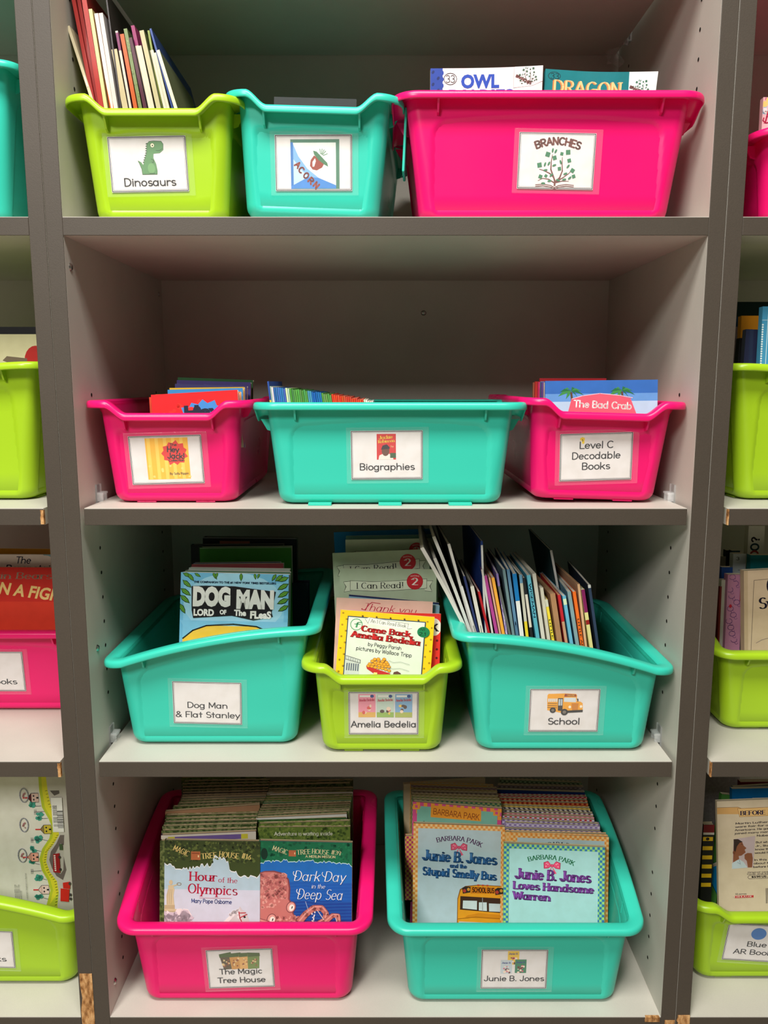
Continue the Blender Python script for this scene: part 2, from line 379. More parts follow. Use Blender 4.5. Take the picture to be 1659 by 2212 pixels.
    def blobs(s, x0, y0, x1, y1, n, r0, r1, cols, seed=1):
        R = random.Random(seed)
        for c in cols:
            tr = []
            for _ in range(n):
                cx, cy, r = R.uniform(x0, x1), R.uniform(y0, y1), R.uniform(r0, r1)
                tr.append(tuple(s.m((cx+r*R.uniform(.5, 1)*math.cos(q), cy+r*R.uniform(.5, 1)*math.sin(q))) for q in np.linspace(0, 2*PI, 7)[:-1]))
            s.raw(tr, c)
    def ragged(s, x0, x1, ytop, ybase, amp, col, seed=2, n=34):
        R = random.Random(seed); p = [(x0, ytop)]
        for i in range(n+1): p.append((x0+(x1-x0)*i/n, ybase(i/n)+R.uniform(-amp, amp)))
        p.append((x1, ytop)); s.poly(p, col)
# ------------------------------------------------------------ the room
def struct(name, a, b, mat):
    o = mesh_obj(name, box_mesh(name, a, b, mat)); o['kind'] = 'structure'; return o
ZF = .285
struct('floor', (-2.6, -4.2, ZF-.05), (3.2, .56, ZF), M['floor'])
struct('wall_back', (-2.6, .46, ZF), (3.2, .56, 3.0), M['wallpaint'])

# ------------------------------------------------------------ bookcases
W, T, DEP = .724, .019, .403
ZS = [1.7233, 1.385, 1.0547, .7358, .3784]                 # top faces of the shelves
def chip_mesh(name, a, b, seed):
    R = random.Random(seed); m = MB(); n = 9; zs = np.linspace(a[2], b[2], n+1)
    L = [a[0]+R.uniform(0, .18)*(b[0]-a[0]) for _ in zs]; Rr = [b[0] for _ in zs]
    for i in range(n):
        m.face([(L[i], a[1], zs[i]), (Rr[i], a[1], zs[i]), (Rr[i+1], a[1], zs[i+1]), (L[i+1], a[1], zs[i+1])])
        m.face([(L[i], b[1], zs[i]), (L[i], a[1], zs[i]), (L[i+1], a[1], zs[i+1]), (L[i+1], b[1], zs[i+1])])
        m.face([(Rr[i], a[1], zs[i]), (Rr[i], b[1], zs[i]), (Rr[i+1], b[1], zs[i+1]), (Rr[i+1], a[1], zs[i+1])])
    for i, zz in ((0, zs[0]), (n, zs[-1])): m.face([(L[i], a[1], zz), (Rr[i], a[1], zz), (Rr[i], b[1], zz), (L[i], b[1], zz)])
    return m.mesh(name, M['chip'])
def clip_mesh():
    m = MB()
    m.box((0, -.008, -.024), (.0022, .008, .022)); m.box((.002, -.008, .001), (.009, -.0055, .012)); m.box((.002, .0055, .001), (.009, .008, .012))
    m.box((.002, -.008, .010), (.010, .008, .0125)); m.box((.002, -.007, -.024), (.009, .007, -.0212)); m.box((.002, -.0012, .003), (.007, .0012, .010))
    return m.mesh('shelf_clip', M['clip'])
CLIP = clip_mesh()
def disc_mesh(name, r, depth, mat, n=14):
    m = MB(); p = [(r*math.cos(q), r*math.sin(q)) for q in np.linspace(0, 2*PI, n+1)]
    for i in range(n):
        m.face([(0, 0, depth), (p[i][0]*.7, p[i][1]*.7, depth), (p[i+1][0]*.7, p[i+1][1]*.7, depth)])
        m.face([(p[i][0]*.7, p[i][1]*.7, depth), (p[i][0], p[i][1], 0), (p[i+1][0], p[i+1][1], 0), (p[i+1][0]*.7, p[i+1][1]*.7, depth)])
    return m.mesh(name, mat, smooth=True)
SCREW = disc_mesh('screw', .0045, .002, M['metal']); HOLED = disc_mesh('h', .0022, .0001, M['hole'], 10)
def hole_rows(side, zr, ys):
    m = MB(); sg = 1 if side == 0 else -1
    for z0, z1 in zr:
        k0 = math.ceil((z0-.9948)/.032); k1 = math.floor((z1-.9948)/.032)
        for k in range(k0, k1+1):
            for y in ys:
                z = .9948+.032*k
                m.face([(sg*.0003, y+.0024*math.cos(q), z+.0024*math.sin(q)) for q in np.linspace(0, sg*2*PI, 11)[:-1]])
    return m.mesh('pin_hole_rows', M['hole'])
HOLES = [(.41, .56), (.60, .71), (.80, 1.01), (1.17, 1.19), (1.53, 1.69)]
def bookcase(x0, label, chips=()):
    root = thing('bookcase', label, 'bookcase', Matrix.Translation((x0, 0, 0)))
    for side, xa in ((0, -T), (1, W)):
        xa += (.0004 if side == 0 else -0); xb = xa+T-.0004
        p = mesh_obj('side_panel', box_mesh('side_panel', (xa, .0006, ZF), (xb, DEP+.012, 2.02), M['melamine'], .0002), root)
        e = mesh_obj('edge_band', box_mesh('edge_band', (xa, -.0006, ZF), (xb, .0006, 2.02), M['edge'], .0005), p)
        h = mesh_obj('pin_hole_rows', hole_rows(side, HOLES, (.06, .345)), p, Matrix.Translation((0 if side == 0 else W, 0, 0))); h['kind'] = 'stuff'
    mesh_obj('back_panel', box_mesh('back_panel', (0, DEP, ZF), (W, DEP+.006, 2.02), M['melamine']), root)
    for i, z in enumerate(ZS+[2.02]):
        fixed = i in (1, 4, 5); gx = 0 if fixed else .0052; y1 = DEP-.001
        s = mesh_obj('shelf', box_mesh('shelf', (gx, .0006, z-T-.0012), (W-gx, y1, z), M['melamine'], .0002), root)
        mesh_obj('edge_band', box_mesh('edge_band', (gx, -.0008, z-T-.0012), (W-gx, .0006, z-.0007), M['edge'], .0005), s)
        if not fixed:
            for side in (0, 1):
                for y in (.0625, .345):
                    mesh_obj('shelf_clip', CLIP, s, Matrix.Translation((0 if side == 0 else W, y, z-.001)) @ Matrix.Rotation(0 if side == 0 else PI, 4, 'Z'))
    mesh_obj('kick_board', box_mesh('kick_board', (0, .03, ZF), (W, .045, ZS[4]-T-.0012), M['edge']), root)
    return root
main = bookcase(0, 'middle bookcase with taupe edges and light grey inside, in full view')
lefty = bookcase(-W-2*T, 'bookcase cut off by the left edge, taupe front edges')
righty = bookcase(W+2*T, 'bookcase cut off by the right edge, taupe front edges')
def screw(parent, loc, d):
    mesh_obj('screw', SCREW, parent, Matrix.Translation(loc) @ Vector(d).to_track_quat('Z', 'Y').to_matrix().to_4x4())
screw(main, (0, .0154, 1.3326), (1, 0, 0)); screw(main, (0, .386, 1.3415), (1, 0, 0)); screw(main, (.4245, DEP, 1.3141), (0, -1, 0))
screw(main, (0, .0306, .8724), (1, 0, 0)); screw(main, (0, .0247, .4106), (1, 0, 0))
# chipped corners and split edges that bare the particle board
def chipped(parent, name, a, b, seed): mesh_obj(name, chip_mesh(name, a, b, seed), parent)
chipped(lefty, 'bare_particle_board', (W+.0015, -.0016, ZF), (W+T-.0006, .004, .4425), 3)
chipped(lefty, 'bare_particle_board', (W-.0052-.0035, -.0014, ZS[2]-.019), (W-.0052+.0006, .003, ZS[2]-.002), 4)
chipped(lefty, 'bare_particle_board', (W-.0052-.0035, -.0014, ZS[3]-.020), (W-.0052+.0006, .003, ZS[3]-.002), 5)
chipped(righty, 'bare_particle_board', (.0046, -.0014, ZS[2]-.020), (.0064, .003, ZS[2]-.001), 6)
chipped(righty, 'bare_particle_board', (.0046, -.0014, ZS[3]-.020), (.0064, .003, ZS[3]-.001), 7)
chipped(main, 'bare_particle_board', (W-.022, -.0016, ZS[4]-.006), (W-.002, .003, ZS[4]+.0004), 8)
chipped(righty, 'bare_particle_board', (-T+.001, -.0018, ZS[4]-.03), (-.0005, .004, ZS[4]+.0035), 9)
chipped(main, 'bare_particle_board', (W+.004, -.0016, ZF), (W+T-.001, .004, ZS[4]-.004), 10)
# crumpled clear tape up in the back right corner of the top bay
def tape():
    R = random.Random(5); m = MB(); P = [[(i*.006+R.uniform(-.003, .003), R.uniform(-.006, .006)+j*.004, j*.007+R.uniform(-.003, .003)) for i in range(5)] for j in range(5)]
    for i in range(4):
        for j in range(4): m.face([P[j][i], P[j][i+1], P[j+1][i+1], P[j+1][i]])
    return m.mesh('crumpled_tape', M['clip'])
mesh_obj('crumpled_tape', tape(), main, Matrix.Translation((W-.03, .355, 1.672)))

# ------------------------------------------------------------ plastic book bins
def rounded(hx, hy, r, nx, ny, nc=9):
    """outline points and outward normals of a rounded rectangle, counter-clockwise from the right side"""
    P = []; Nn = []; Q = []
    def side(a, b, n, k):
        for i in range(n): t = i/n; P.append((a[0]+(b[0]-a[0])*t, a[1]+(b[1]-a[1])*t)); Nn.append(k); Q.append(0)
    def corner(cx, cy, a0):
        for i in range(nc): t = math.radians(a0+90*i/nc); P.append((cx+r*math.cos(t), cy+r*math.sin(t))); Nn.append((math.cos(t), math.sin(t))); Q.append(1)
    side((hx, -hy+r), (hx, hy-r), ny, (1, 0)); corner(hx-r, hy-r, 0)
    side((hx-r, hy), (-hx+r, hy), nx, (0, 1)); corner(-hx+r, hy-r, 90)
    side((-hx, hy-r), (-hx, -hy+r), ny, (-1, 0)); corner(-hx+r, -hy+r, 180)
    side((-hx+r, -hy), (hx-r, -hy), nx, (0, -1)); corner(hx-r, -hy+r, 270)
    return np.array(P), np.array(Nn), np.array(Q)
def sm(x): x = np.clip(x, 0, 1); return x*x*(3-2*x)
class BinShape:
    def __init__(s, kind, wx, wy, H, key, iny=None):
        s.kind, s.wx, s.wy, s.H, s.key = kind, wx, wy, H, key
        s.fl = .0165 if kind == 'low' else .0185; s.inx, s.iny = (.0085, iny or .0120) if kind == 'low' else (.0110, .0110)
        s.hx, s.hy = wx/2-s.fl, wy/2-s.fl; s.bx, s.by = s.hx-s.inx, s.hy-s.iny
        sp = .0034; s.nx = int(2*s.hx/sp); s.ny = int(2*s.hy/sp)
        s.Tp, s.Nn, _ = rounded(s.hx, s.hy, .013 if kind == 'low' else .011, s.nx, s.ny); s.Bp, _, _ = rounded(s.bx, s.by, .021, s.nx, s.ny)
        x, y = s.Tp[:, 0], s.Tp[:, 1]
        if kind != 'low': s.Bp[:, 1] -= .002
        if kind == 'low':      # notched short ends at -Y and +Y
            d = .0150*(1-sm((np.abs(x)-s.hx*.60)/(s.hx*.26)))*(np.abs(y) > s.hy-.004)
            s.h = H-d+.0016*(1-(y/s.hy)**2)*0
        else:                  # low front at -Y, high back at +Y
            v = np.clip((y+s.hy)/(2*s.hy), 0, 1); s.h = H+.046*(1-(1-v)**1.7)
        s.Href = H
    def wall(s, z):
        t = (z/s.Href)[:, None]; return s.Bp+(s.Tp-s.Bp)*t
    def build(s, mat):
        n = len(s.Tp); rings = []; hw = s.h-.0045                      # wall height under the flange
        rho = .011
        def ring_(P, z): rings.append(np.column_stack([P, z]))
        z0 = np.zeros(n)
        ring_(s.Bp*0.02, z0); ring_(s.Bp-s.Nn*(rho+.004), z0)
        for a in (0, 22, 45, 68): ring_(s.wall(np.full(n, rho*(1-math.cos(math.radians(a)))))-s.Nn*rho*(1-math.sin(math.radians(a))), np.full(n, rho*(1-math.cos(math.radians(a)))))
        nw = 44
        for j in range(nw+1):
            z = rho+(hw-rho)*j/nw; P = s.wall(z)
            # recessed panel on each side
            ax = np.abs(s.Nn[:, 0]) > .999; ay = np.abs(s.Nn[:, 1]) > .999
            u = np.where(ax, P[:, 1], P[:, 0]); half = np.where(ax, s.hy, s.hx); pw = half*.86-.007
            top = s.h*.92-.004-.007*(np.abs(u)/np.maximum(pw, .01))**2 - (.006 if s.kind == 'low' else 0.004)
            rc = .017; qx = np.abs(u)-pw+rc; qz = z-top+rc
            sd = np.where((qx > 0) & (qz > 0), rc-np.hypot(qx, qz), np.minimum(pw-np.abs(u), top-z))
            e = np.where(ax | ay, -.0027*sm(sd/.0045), 0); P = P+s.Nn*e[:, None]
            ring_(P, z)
        iw = len(rings)
        P = s.wall(hw); h = s.h
        kf = s.fl/.0185
        for o, dz in ((.0012, -.0032), (.0035, -.0022), (.010, -.0020), (.0158, -.0042), (.0162, -.0086), (.0176, -.0092), (.0184, -.0078), (.0182, -.0034), (.0168, -.0010), (.0140, -.0001), (.008, .0), (.0028, -.0004), (-.0004, -.0022)):
            ring_(P+s.Nn*o*kf, h+dz)
        ir = len(rings)
        ni = 7
        for j in range(ni+1):
            z = hw-.003-(hw-.003-.012)*j/ni; ring_(s.wall(z)-s.Nn*.0024, z)
        ring_(s.Bp-s.Nn*.010, np.full(n, .0030)); ring_(s.Bp*.02, np.full(n, .0026))
        def mk(name, a, b, close):
            V = np.concatenate(rings[a:b]); k = b-a; F = []
            idx = np.arange(n); nxt = (idx+1) % n
            for j in range(k-1):
                F.append(np.column_stack([j*n+idx, j*n+nxt, (j+1)*n+nxt, (j+1)*n+idx]))
            F = np.concatenate(F); me = bpy.data.meshes.new(name)
            me.from_pydata(V.tolist(), [], F.tolist()); me.materials.append(mat); me.shade_smooth(); me.update(); return me
        # tub: outside wall and inside wall as one shell that closes through the flange root
        out = list(range(0, iw)); inn = list(range(ir-1, len(rings)))
        keep = rings; rings = [keep[i] for i in out+inn]; tub = mk('tub', 0, len(rings), False)
        rings = keep[iw-1:ir+1]; rim = mk('rim', 0, len(rings), False)
        return tub, rim
BINMESH = {}; BINS = []; CB = [None]
def bin_shape(kind, wx, wy, H, iny):
    k = (kind, round(wx, 4), round(wy, 4), round(H, 4), iny)
    if k not in BINMESH: BINMESH[k] = (BinShape(kind, wx, wy, H, k, iny), {})
    return BINMESH[k]
def make_bin(kind, color, label, wx, wy, H, cx, cy, z, rot=0, roll=0, iny=None):
    s, cache = bin_shape(kind, wx, wy, H, iny)
    if color not in cache: cache[color] = s.build(M[color])
    tub, rim = cache[color]
    mw = Matrix.Translation((cx, cy, z+.0012)) @ Matrix.Rotation(math.radians(roll), 4, 'Y') @ Matrix.Rotation(math.radians(rot), 4, 'Z')
    root = thing('book_bin', label, 'bin', mw, 'plastic book bins in the bookcases')
    mesh_obj('tub', tub, root); mesh_obj('rim', rim, root)
    # moulded feet under the corners and thin webs under the flange
    for sx in (-1, 1):
        for sy in (-1, 1):
            mesh_obj('foot', box_mesh('foot', (sx*(s.bx-.040)-.012, sy*(s.by-.016)-.009, -.0011), (sx*(s.bx-.040)+.012, sy*(s.by-.016)+.009, .0006), M[color], .0004), root)
    def web(px, py, nx, ny, h):
        k_ = int(np.argmin(np.hypot(s.Tp[:, 0]-px, s.Tp[:, 1]-py))); px, py = [float(v) for v in s.wall(s.h-.006)[k_]]
        rb = MB()
        t = .0011; tx, ty = -ny*t, nx*t
        zz = h-.0075
        def pt(o, z, s_): 
            q = ((s.Bp[0][0]*0)+px+nx*o+s_*tx, py+ny*o+s_*ty, z); return q
        a = [(-.003, zz), (.012, zz), (.0045, zz-.013), (-.0045, zz-.016)]
        for s_ in (-1, 1): rb.face([pt(o, z_, s_) for o, z_ in a])
        for i in range(4): rb.face([pt(*a[i], -1), pt(*a[(i+1) % 4], -1), pt(*a[(i+1) % 4], 1), pt(*a[i], 1)])
        mesh_obj('flange_web', rb.mesh('flange_web', M[color]), root)
    hh = H
    for sx in (-1, 1):
        for sy in (-1, 1):
            web(sx*(s.hx-.030), sy*(s.hy-.0005), 0, sy, float(s.h[np.argmin(np.hypot(s.Tp[:, 0]-sx*(s.hx-.030), s.Tp[:, 1]-sy*s.hy))]))
            web(sx*(s.hx-.0005), sy*(s.hy-.036), sx, 0, float(s.h[np.argmin(np.hypot(s.Tp[:, 0]-sx*s.hx, s.Tp[:, 1]-sy*(s.hy-.036)))]))
    BINS.append((root, s)); return root, s
def face_matrix(s, side, u, z):
    """frame on a wall: side '-y', '+x', '-x'; u along the wall to the viewer's right, z height"""
    if side == '-y': n = (0, -1); r = (1, 0); h0, b0 = s.hy, s.by+(0 if s.kind == 'low' else .002)
    elif side == '+x': n = (1, 0); r = (0, 1); h0, b0 = s.hx, s.bx
    elif side == '-x': n = (-1, 0); r = (0, -1); h0, b0 = s.hx, s.bx
    slope = (h0-b0)/s.Href; d = b0+slope*z-.0027
    up = Vector((n[0]*slope, n[1]*slope, 1)).normalized(); rt = Vector((r[0], r[1], 0)); nr = rt.cross(up)
    o = Vector((n[0]*d+r[0]*u, n[1]*d+r[1]*u, z))
    return Matrix((( rt.x, -nr.x, up.x, o.x), (rt.y, -nr.y, up.y, o.y), (rt.z, -nr.z, up.z, o.z), (0, 0, 0, 1)))
def add_label(root, s, side, u, z, w, h, draw, tilt=0):
    m = face_matrix(s, side, u, z) @ Matrix.Rotation(math.radians(-tilt), 4, 'Y') @ Matrix.Translation((0, -.0006, 0))
    hold = mesh_obj('label_sleeve', box_mesh('label_sleeve', (-w/2-.0055, -.0016, -h/2-.005), (w/2+.0075, .0006, h/2+.004), M['sleeve'], .0006), root, m)
    card = mesh_obj('label_card', box_mesh('label_card', (-w/2, -.0009, -h/2), (w/2, -.0004, h/2), M['card']), hold)
    c = Canvas(w, h); c.px(0, 0, w*1000, h*1000); Wm, Hm = w*1000, h*1000
    c.rect(0, 0, Wm, Hm, (228, 223, 221)); 
    for o, t, col in ((.4, .9, (52, 48, 56)), (2.0, .35, (90, 86, 92))):
        c.rect(o, o, Wm-o, o+t, col); c.rect(o, Hm-o-t, Wm-o, Hm-o, col); c.rect(o, o, o+t, Hm-o, col); c.rect(Wm-o-t, o, Wm-o, Hm-o, col)
    draw(c, Wm, Hm)
    b = MB()
    for t, z_, col in c.t: b.face([(x-w/2, -.00095-z_*1.2e-5, y-h/2) for x, y in t], col)
    # the print is the face of the card itself
    me = b.mesh('label_print', M['print'], merge=False)
    old = card.data; card.data = me
    bpy.data.meshes.remove(old)
    return hold

# ------------------------------------------------------------ books
def book(label, w, h, t, mw, front=(120, 120, 120), back=None, spine=None, page=(225, 215, 195), mat='print', front2=None, warp=None, draw=None, spine_draw=None,
         name='paperback_book', group=None, nx=1, nz=1, staples=False, hard=False):
    root = thing(name, label, 'book', mw, group)
    c = .0022 if hard else .0006; back = back or front; spine = spine or front
    wf = warp or None
    m = MB(); cc = {'f': front, 'b': back, 'l': spine, 'r': front, 't': tuple(int(x*.9) for x in front)}
    m.box((-w/2, 0, 0), (w/2, c, h), front, nx, nz, wf, {'f': front, 'b': page, 'l': spine, 'r': front, 't': front}, front2)
    m.box((-w/2, t-c, 0), (w/2, t, h), back, nx, nz, wf, {'f': page, 'b': back, 'l': spine, 'r': back, 't': back}, front2)
    m.box((-w/2, c, 0), (-w/2+c, t-c, h), spine, 1, nz, wf, None, front2)
    mesh_obj('cover', m.mesh('cover', M[mat]), root)
    g = .0035 if hard else .0008
    m = MB(); m.box((-w/2+c, c, g), (w/2-g, t-c, h-g), page, nx, nz, wf)
    mesh_obj('pages', m.mesh('pages', M['page']), root)
    ff = warp or (lambda x, y, z: (x, y, z))
    if draw:
        cv = Canvas(w, h); T_ = mw @ Vector((0, 0, h)); e = .01
        q0, q1, q2 = proj(T_), proj(mw @ Vector((e, 0, h))), proj(mw @ Vector((0, 0, h-e)))
        cv.fs = math.hypot(q1[0]-q0[0], q1[1]-q0[1])/math.hypot(q2[0]-q0[0], q2[1]-q0[1])    # art drawn from a slanted view, laid out flat
        draw(cv); cv.bend = bool(warp); n0 = .0001 if warp else 0; cv.build('cover_print', root, lambda u, v, n: ff(u-w/2, -n-n0, v), 'gloss' if mat == 'gloss' else 'print')
    if spine_draw:
        cv = Canvas(t, h); cv.px(0, 0, t*1000, h*1000); spine_draw(cv, t*1000, h*1000); cv.build('spine_print', root, lambda u, v, n: ff(-w/2-n, t-u, v))
    if staples:
        m = MB()
        for zz in (.25, .72): m.box((-w/2-.0006, t/2-.0003, h*zz-.006), (-w/2+.0002, t/2+.0003, h*zz+.006), (150, 150, 150), 1, 1, wf)
        mesh_obj('staple', m.mesh('staple', M['metal']), root)
    return root
def front_mw(tl, tr, lean, h):
    ux = (tr-tl).normalized(); c = (tl+tr)/2
    up = Vector((0, math.sin(lean), math.cos(lean))); up = (up-ux*up.dot(ux)).normalized(); uy = up.cross(ux)
    o = c-up*h
    return Matrix(((ux.x, uy.x, up.x, o.x), (ux.y, uy.y, up.y, o.y), (ux.z, uy.z, up.z, o.z), (0, 0, 0, 1)))
def inside(p, m=.003):
    root, s = CB[0]; q = root.matrix_world.inverted() @ p
    t = min(max(q.z, .012), s.Href)/s.Href
    return abs(q.x) <= s.bx+(s.hx-s.bx)*t-m-.0024 and abs(q.y) <= s.by+(s.hy-s.by)*t-m-.0024
def shorten(top, up, h, sides):
    """height at which the lower corners still clear the tapering walls of the bin"""
    if CB[0] is None: return h
    k = h; root, s = CB[0]; zlim = root.matrix_world.translation.z+s.Href*.5
    while (top-up*k).z < zlim:
        if all(inside(top+d-up*k) for d in sides): return k
        k -= .002
    return k
def facing_book(label, p0, p1, Y, floor, lean=8, t=.006, dY=0, **kw):
    """a book whose front cover faces the room; p0, p1: pixels of its upper corners at depth Y"""
    tl = at(p0[0], p0[1], Y); tr = at(p1[0], p1[1], Y+dY); lean = math.radians(lean)
    if CB[0]:
        root, s = CB[0]; sw = abs(root.matrix_world[0][0]) < .5; hf = ((s.hy+s.by)/2 if sw else (s.hx+s.bx)/2)-.0035; c0 = root.matrix_world.translation.x
        tl.x = max(tl.x, c0-hf); tr.x = min(tr.x, c0+hf)
    h = kw.pop('h', None) or (min(tl.z, tr.z)-floor-.001-t*math.sin(lean))/math.cos(lean)-abs(tr.z-tl.z)*.3
    mw_ = front_mw(tl, tr, lean, h); ux = mw_.col[0].xyz; uy = mw_.col[1].xyz; up = mw_.col[2].xyz; w_ = (tr-tl).length
    h = shorten((tl+tr)/2, up, h, [ux*(w_/2), -ux*(w_/2), ux*(w_/2)+uy*t, -ux*(w_/2)+uy*t])
    return book(label, (tr-tl).length, h, t, front_mw(tl, tr, lean, h), **kw), (tr-tl).length, h
def spine_book(label, top, base, Y, floor, depth, t, yaw=0, **kw):
    """a book whose spine faces the room; top, base: pixels of the spine's centre line at depth Y"""
    a = at(top[0], top[1], Y); b = at(base[0], base[1], Y)
    up = (a-b).normalized()
    if CB[0]:
        root, s = CB[0]; sw = abs(root.matrix_world[0][0]) < .5; hf = (s.hy if sw else s.hx)-.0028-t/2; c0 = root.matrix_world.translation.x; k = (root.matrix_world.translation.z+s.Href-a.z)/up.z
        xr = a.x+up.x*k; dx = max(0, c0-hf-xr)-max(0, xr-(c0+hf)); a.x += dx
    h = (a.z-floor-.0015-abs(up.x)*t)/up.z
    ux = Vector((math.sin(math.radians(yaw)), math.cos(math.radians(yaw)), 0)); ux = (ux-up*ux.dot(up)).normalized(); uy = up.cross(ux)
    h = shorten(a, up, h, [uy*(t/2), -uy*(t/2), ux*depth+uy*(t/2), ux*depth-uy*(t/2)])
    o = a-up*h+ux*(depth/2)-uy*(t/2)
    mw = Matrix(((ux.x, uy.x, up.x, o.x), (ux.y, uy.y, up.y, o.y), (ux.z, uy.z, up.z, o.z), (0, 0, 0, 1)))
    return book(label, depth, h, t, mw, **kw)
ORD = 'first second third fourth fifth sixth seventh eighth ninth tenth eleventh twelfth thirteenth fourteenth fifteenth sixteenth seventeenth eighteenth nineteenth twentieth'.split()
ORD += ['twenty-'+x for x in ORD[:9]]+['thirtieth']+['thirty-'+x for x in ORD[:9]]+['fortieth']+['forty-'+x for x in ORD[:9]]+['fiftieth']+['fifty-'+x for x in ORD[:9]]
# ------------------------------------------------------------ label pictures
K = (34, 32, 38)
def ltext(c, W_, H_, lines, y0, cap, dy, wt=.135):
    for i, (t, frac) in enumerate(lines):
        L = W_*frac; c.text(t, (W_-L)/2, y0+i*dy, (W_+L)/2, cap, K, 'hand', wt)
def lab_dino(c, W_, H_):
    g, dk = (92, 140, 90), (50, 84, 52)
    body = [(52, 5.5), (60.5, 6), (62.5, 9), (62, 15), (58, 18), (51, 18.5), (50.5, 23), (53, 29), (54, 36), (53.5, 40), (37, 40), (36.5, 34), (34.5, 28.5), (33, 25.5), (36.5, 27.5), (38.5, 30.5), (41, 24), (43.5, 18), (44.5, 9), (47, 6)]
    k = lambda p, s: [((x-48)*s+48, (y-22)*s+22) for x, y in p]
    for i in range(9):
        yy = 8+i*2.4; xx = 44.6-.35*i-(.5*(i-4) if i > 4 else 0); c.poly([(xx+.6, yy-1.1), (xx-1.9, yy+.2), (xx+.4, yy+1.3)], dk)
    c.poly(k(body, 1.035), dk); c.poly(body, g); c.ell(47.5, 34, 4.2, 5.4, (112, 160, 104)); c.line([(45, 39.3), (51, 39.3)], .6, dk)
    c.ell(50.5, 9.8, 2.5, 2.6, dk); c.ell(50.5, 9.8, 2.1, 2.2, (240, 235, 200)); c.ell(50.7, 10, .8, .8, K); c.line([(54, 15.3), (58, 15.6), (61.5, 13.5)], .5, dk)
    c.line([(48, 24), (51, 26), (50, 28), (48.5, 27)], .6, dk)
    ltext(c, W_, H_, [('Dinosaurs', .66)], 52.5, 8.2, 0)
def lab_acorn(c, W_, H_):
    c.rect(18, 5, 74, 58, (74, 124, 100)); c.rect(18, 8, 21, 58, (58, 120, 190)); c.rect(21, 8.5, 70, 57.5, (226, 232, 228))
    c.poly([(21, 10), (27, 23), (37, 36), (50, 46), (70, 54), (70, 57.5), (21, 57.5)], (126, 176, 226)); c.poly([(21, 26), (31, 38), (44, 50), (56, 57.5), (21, 57.5)], (186, 212, 236))
    c.poly([(38, 45), (50, 46), (70, 54), (70, 57.5), (18, 57.5), (18, 55)], (66, 134, 208))
    br = (150, 62, 46)
    c.poly([(45, 22), (41, 27), (40, 33), (43, 37), (48, 38), (54, 35), (57, 30)], br); c.poly([(46, 25), (43, 29), (43, 34), (45, 34), (47, 28)], (236, 226, 220))
    c.poly([(44, 17), (48, 18), (54, 24), (60, 30), (61, 34), (57, 32), (50, 27), (45, 21)], (70, 120, 84))
    for a in (20, 45, 62, 80, 100): c.line([(53+2.2*math.cos(math.radians(a)), 23-2.2*math.sin(math.radians(a))), (53+8*math.cos(math.radians(a)), 23-8*math.sin(math.radians(a)))], .7, (90, 134, 100))
    for ch, x, y in (('A', 24.5, 29), ('C', 28.5, 34.5), ('O', 34, 40.5), ('R', 39.5, 46), ('N', 45.5, 51)): c.text(ch, x-2.4, y+3.4, x+2.4, 6.2, br, 'hand', .28, rot=-44)
def tree_logo(c, ox, oy, s, brown=(118, 62, 54), green=(56, 124, 84), book=True):
    P = lambda pts: [(ox+x*s, oy+y*s) for x, y in pts]
    c.line(P([(50, 92), (50, 80), (46, 70), (36, 62), (20, 55), (8, 52)]), 5*s, brown, 1.6*s); c.line(P([(46, 71), (38, 52), (38, 34), (40, 16)]), 4.5*s, brown, 1.4*s)
    c.line(P([(50, 84), (62, 72), (68, 55), (66, 36), (66, 22)]), 4.5*s, brown, 1.4*s); c.line(P([(56, 80), (70, 72), (84, 62), (92, 54)]), 3.2*s, brown, 1.2*s); c.line(P([(48, 84), (34, 76), (18, 74), (6, 80)]), 3*s, brown, 1.2*s); c.line(P([(52, 84), (68, 80), (86, 80)]), 3*s, brown, 1.2*s)
    if book:
        for dy in (0, 4): c.line(P([(0, 90+dy), (20, 88+dy), (40, 91+dy), (50, 96+dy), (60, 91+dy), (80, 88+dy), (100, 90+dy)]), 1.8*s, brown)
    for x, y, r, a in ((28, 16, 8, 15), (80, 10, 8, -5), (64, 14, 5.5, 10), (46, 24, 7, -18), (8, 42, 8, -12), (84, 30, 6.5, -15), (12, 70, 6.5, 20), (94, 54, 7, 30), (98, 68, 6, -20), (60, 50, 6, -10), (26, 68, 5, 30), (98, 38, 0.1, 0)):
        q = [(x+r*math.cos(math.radians(a+45+90*i)), y+r*math.sin(math.radians(a+45+90*i))) for i in range(4)]; c.poly(P(q), green)
    for x, y, a in ((40, 6, 80), (48, 8, 60), (32, 38, 60), (22, 40, 70), (24, 54, 10), (46, 42, 20), (62, 34, -70), (82, 44, 50), (76, 62, 20), (74, 76, 10), (36, 80, 10), (58, 78, -20), (88, 72, 40), (20, 86, 0), (40, 66, 40)): c.ell(ox+x*s, oy+y*s, 5.5*s, 2.4*s, green, 10, -a)
def lab_branches(c, W_, H_):
    c.text('BRANCHES', 20, 12.5, 68, 7.4, (118, 62, 54), 'hand', .25, arch=.4); tree_logo(c, 21, 16, .44)
def splat(c, cx, cy, rx, ry, col, n=13, seed=3):
    R = random.Random(seed); p = []
    for i in range(n*2):
        a = PI*i/n; k = (1.0 if i % 2 else .80)*R.uniform(.94, 1.06); p.append((cx+rx*k*math.cos(a), cy+ry*k*math.sin(a)))
    c.poly(p, col)
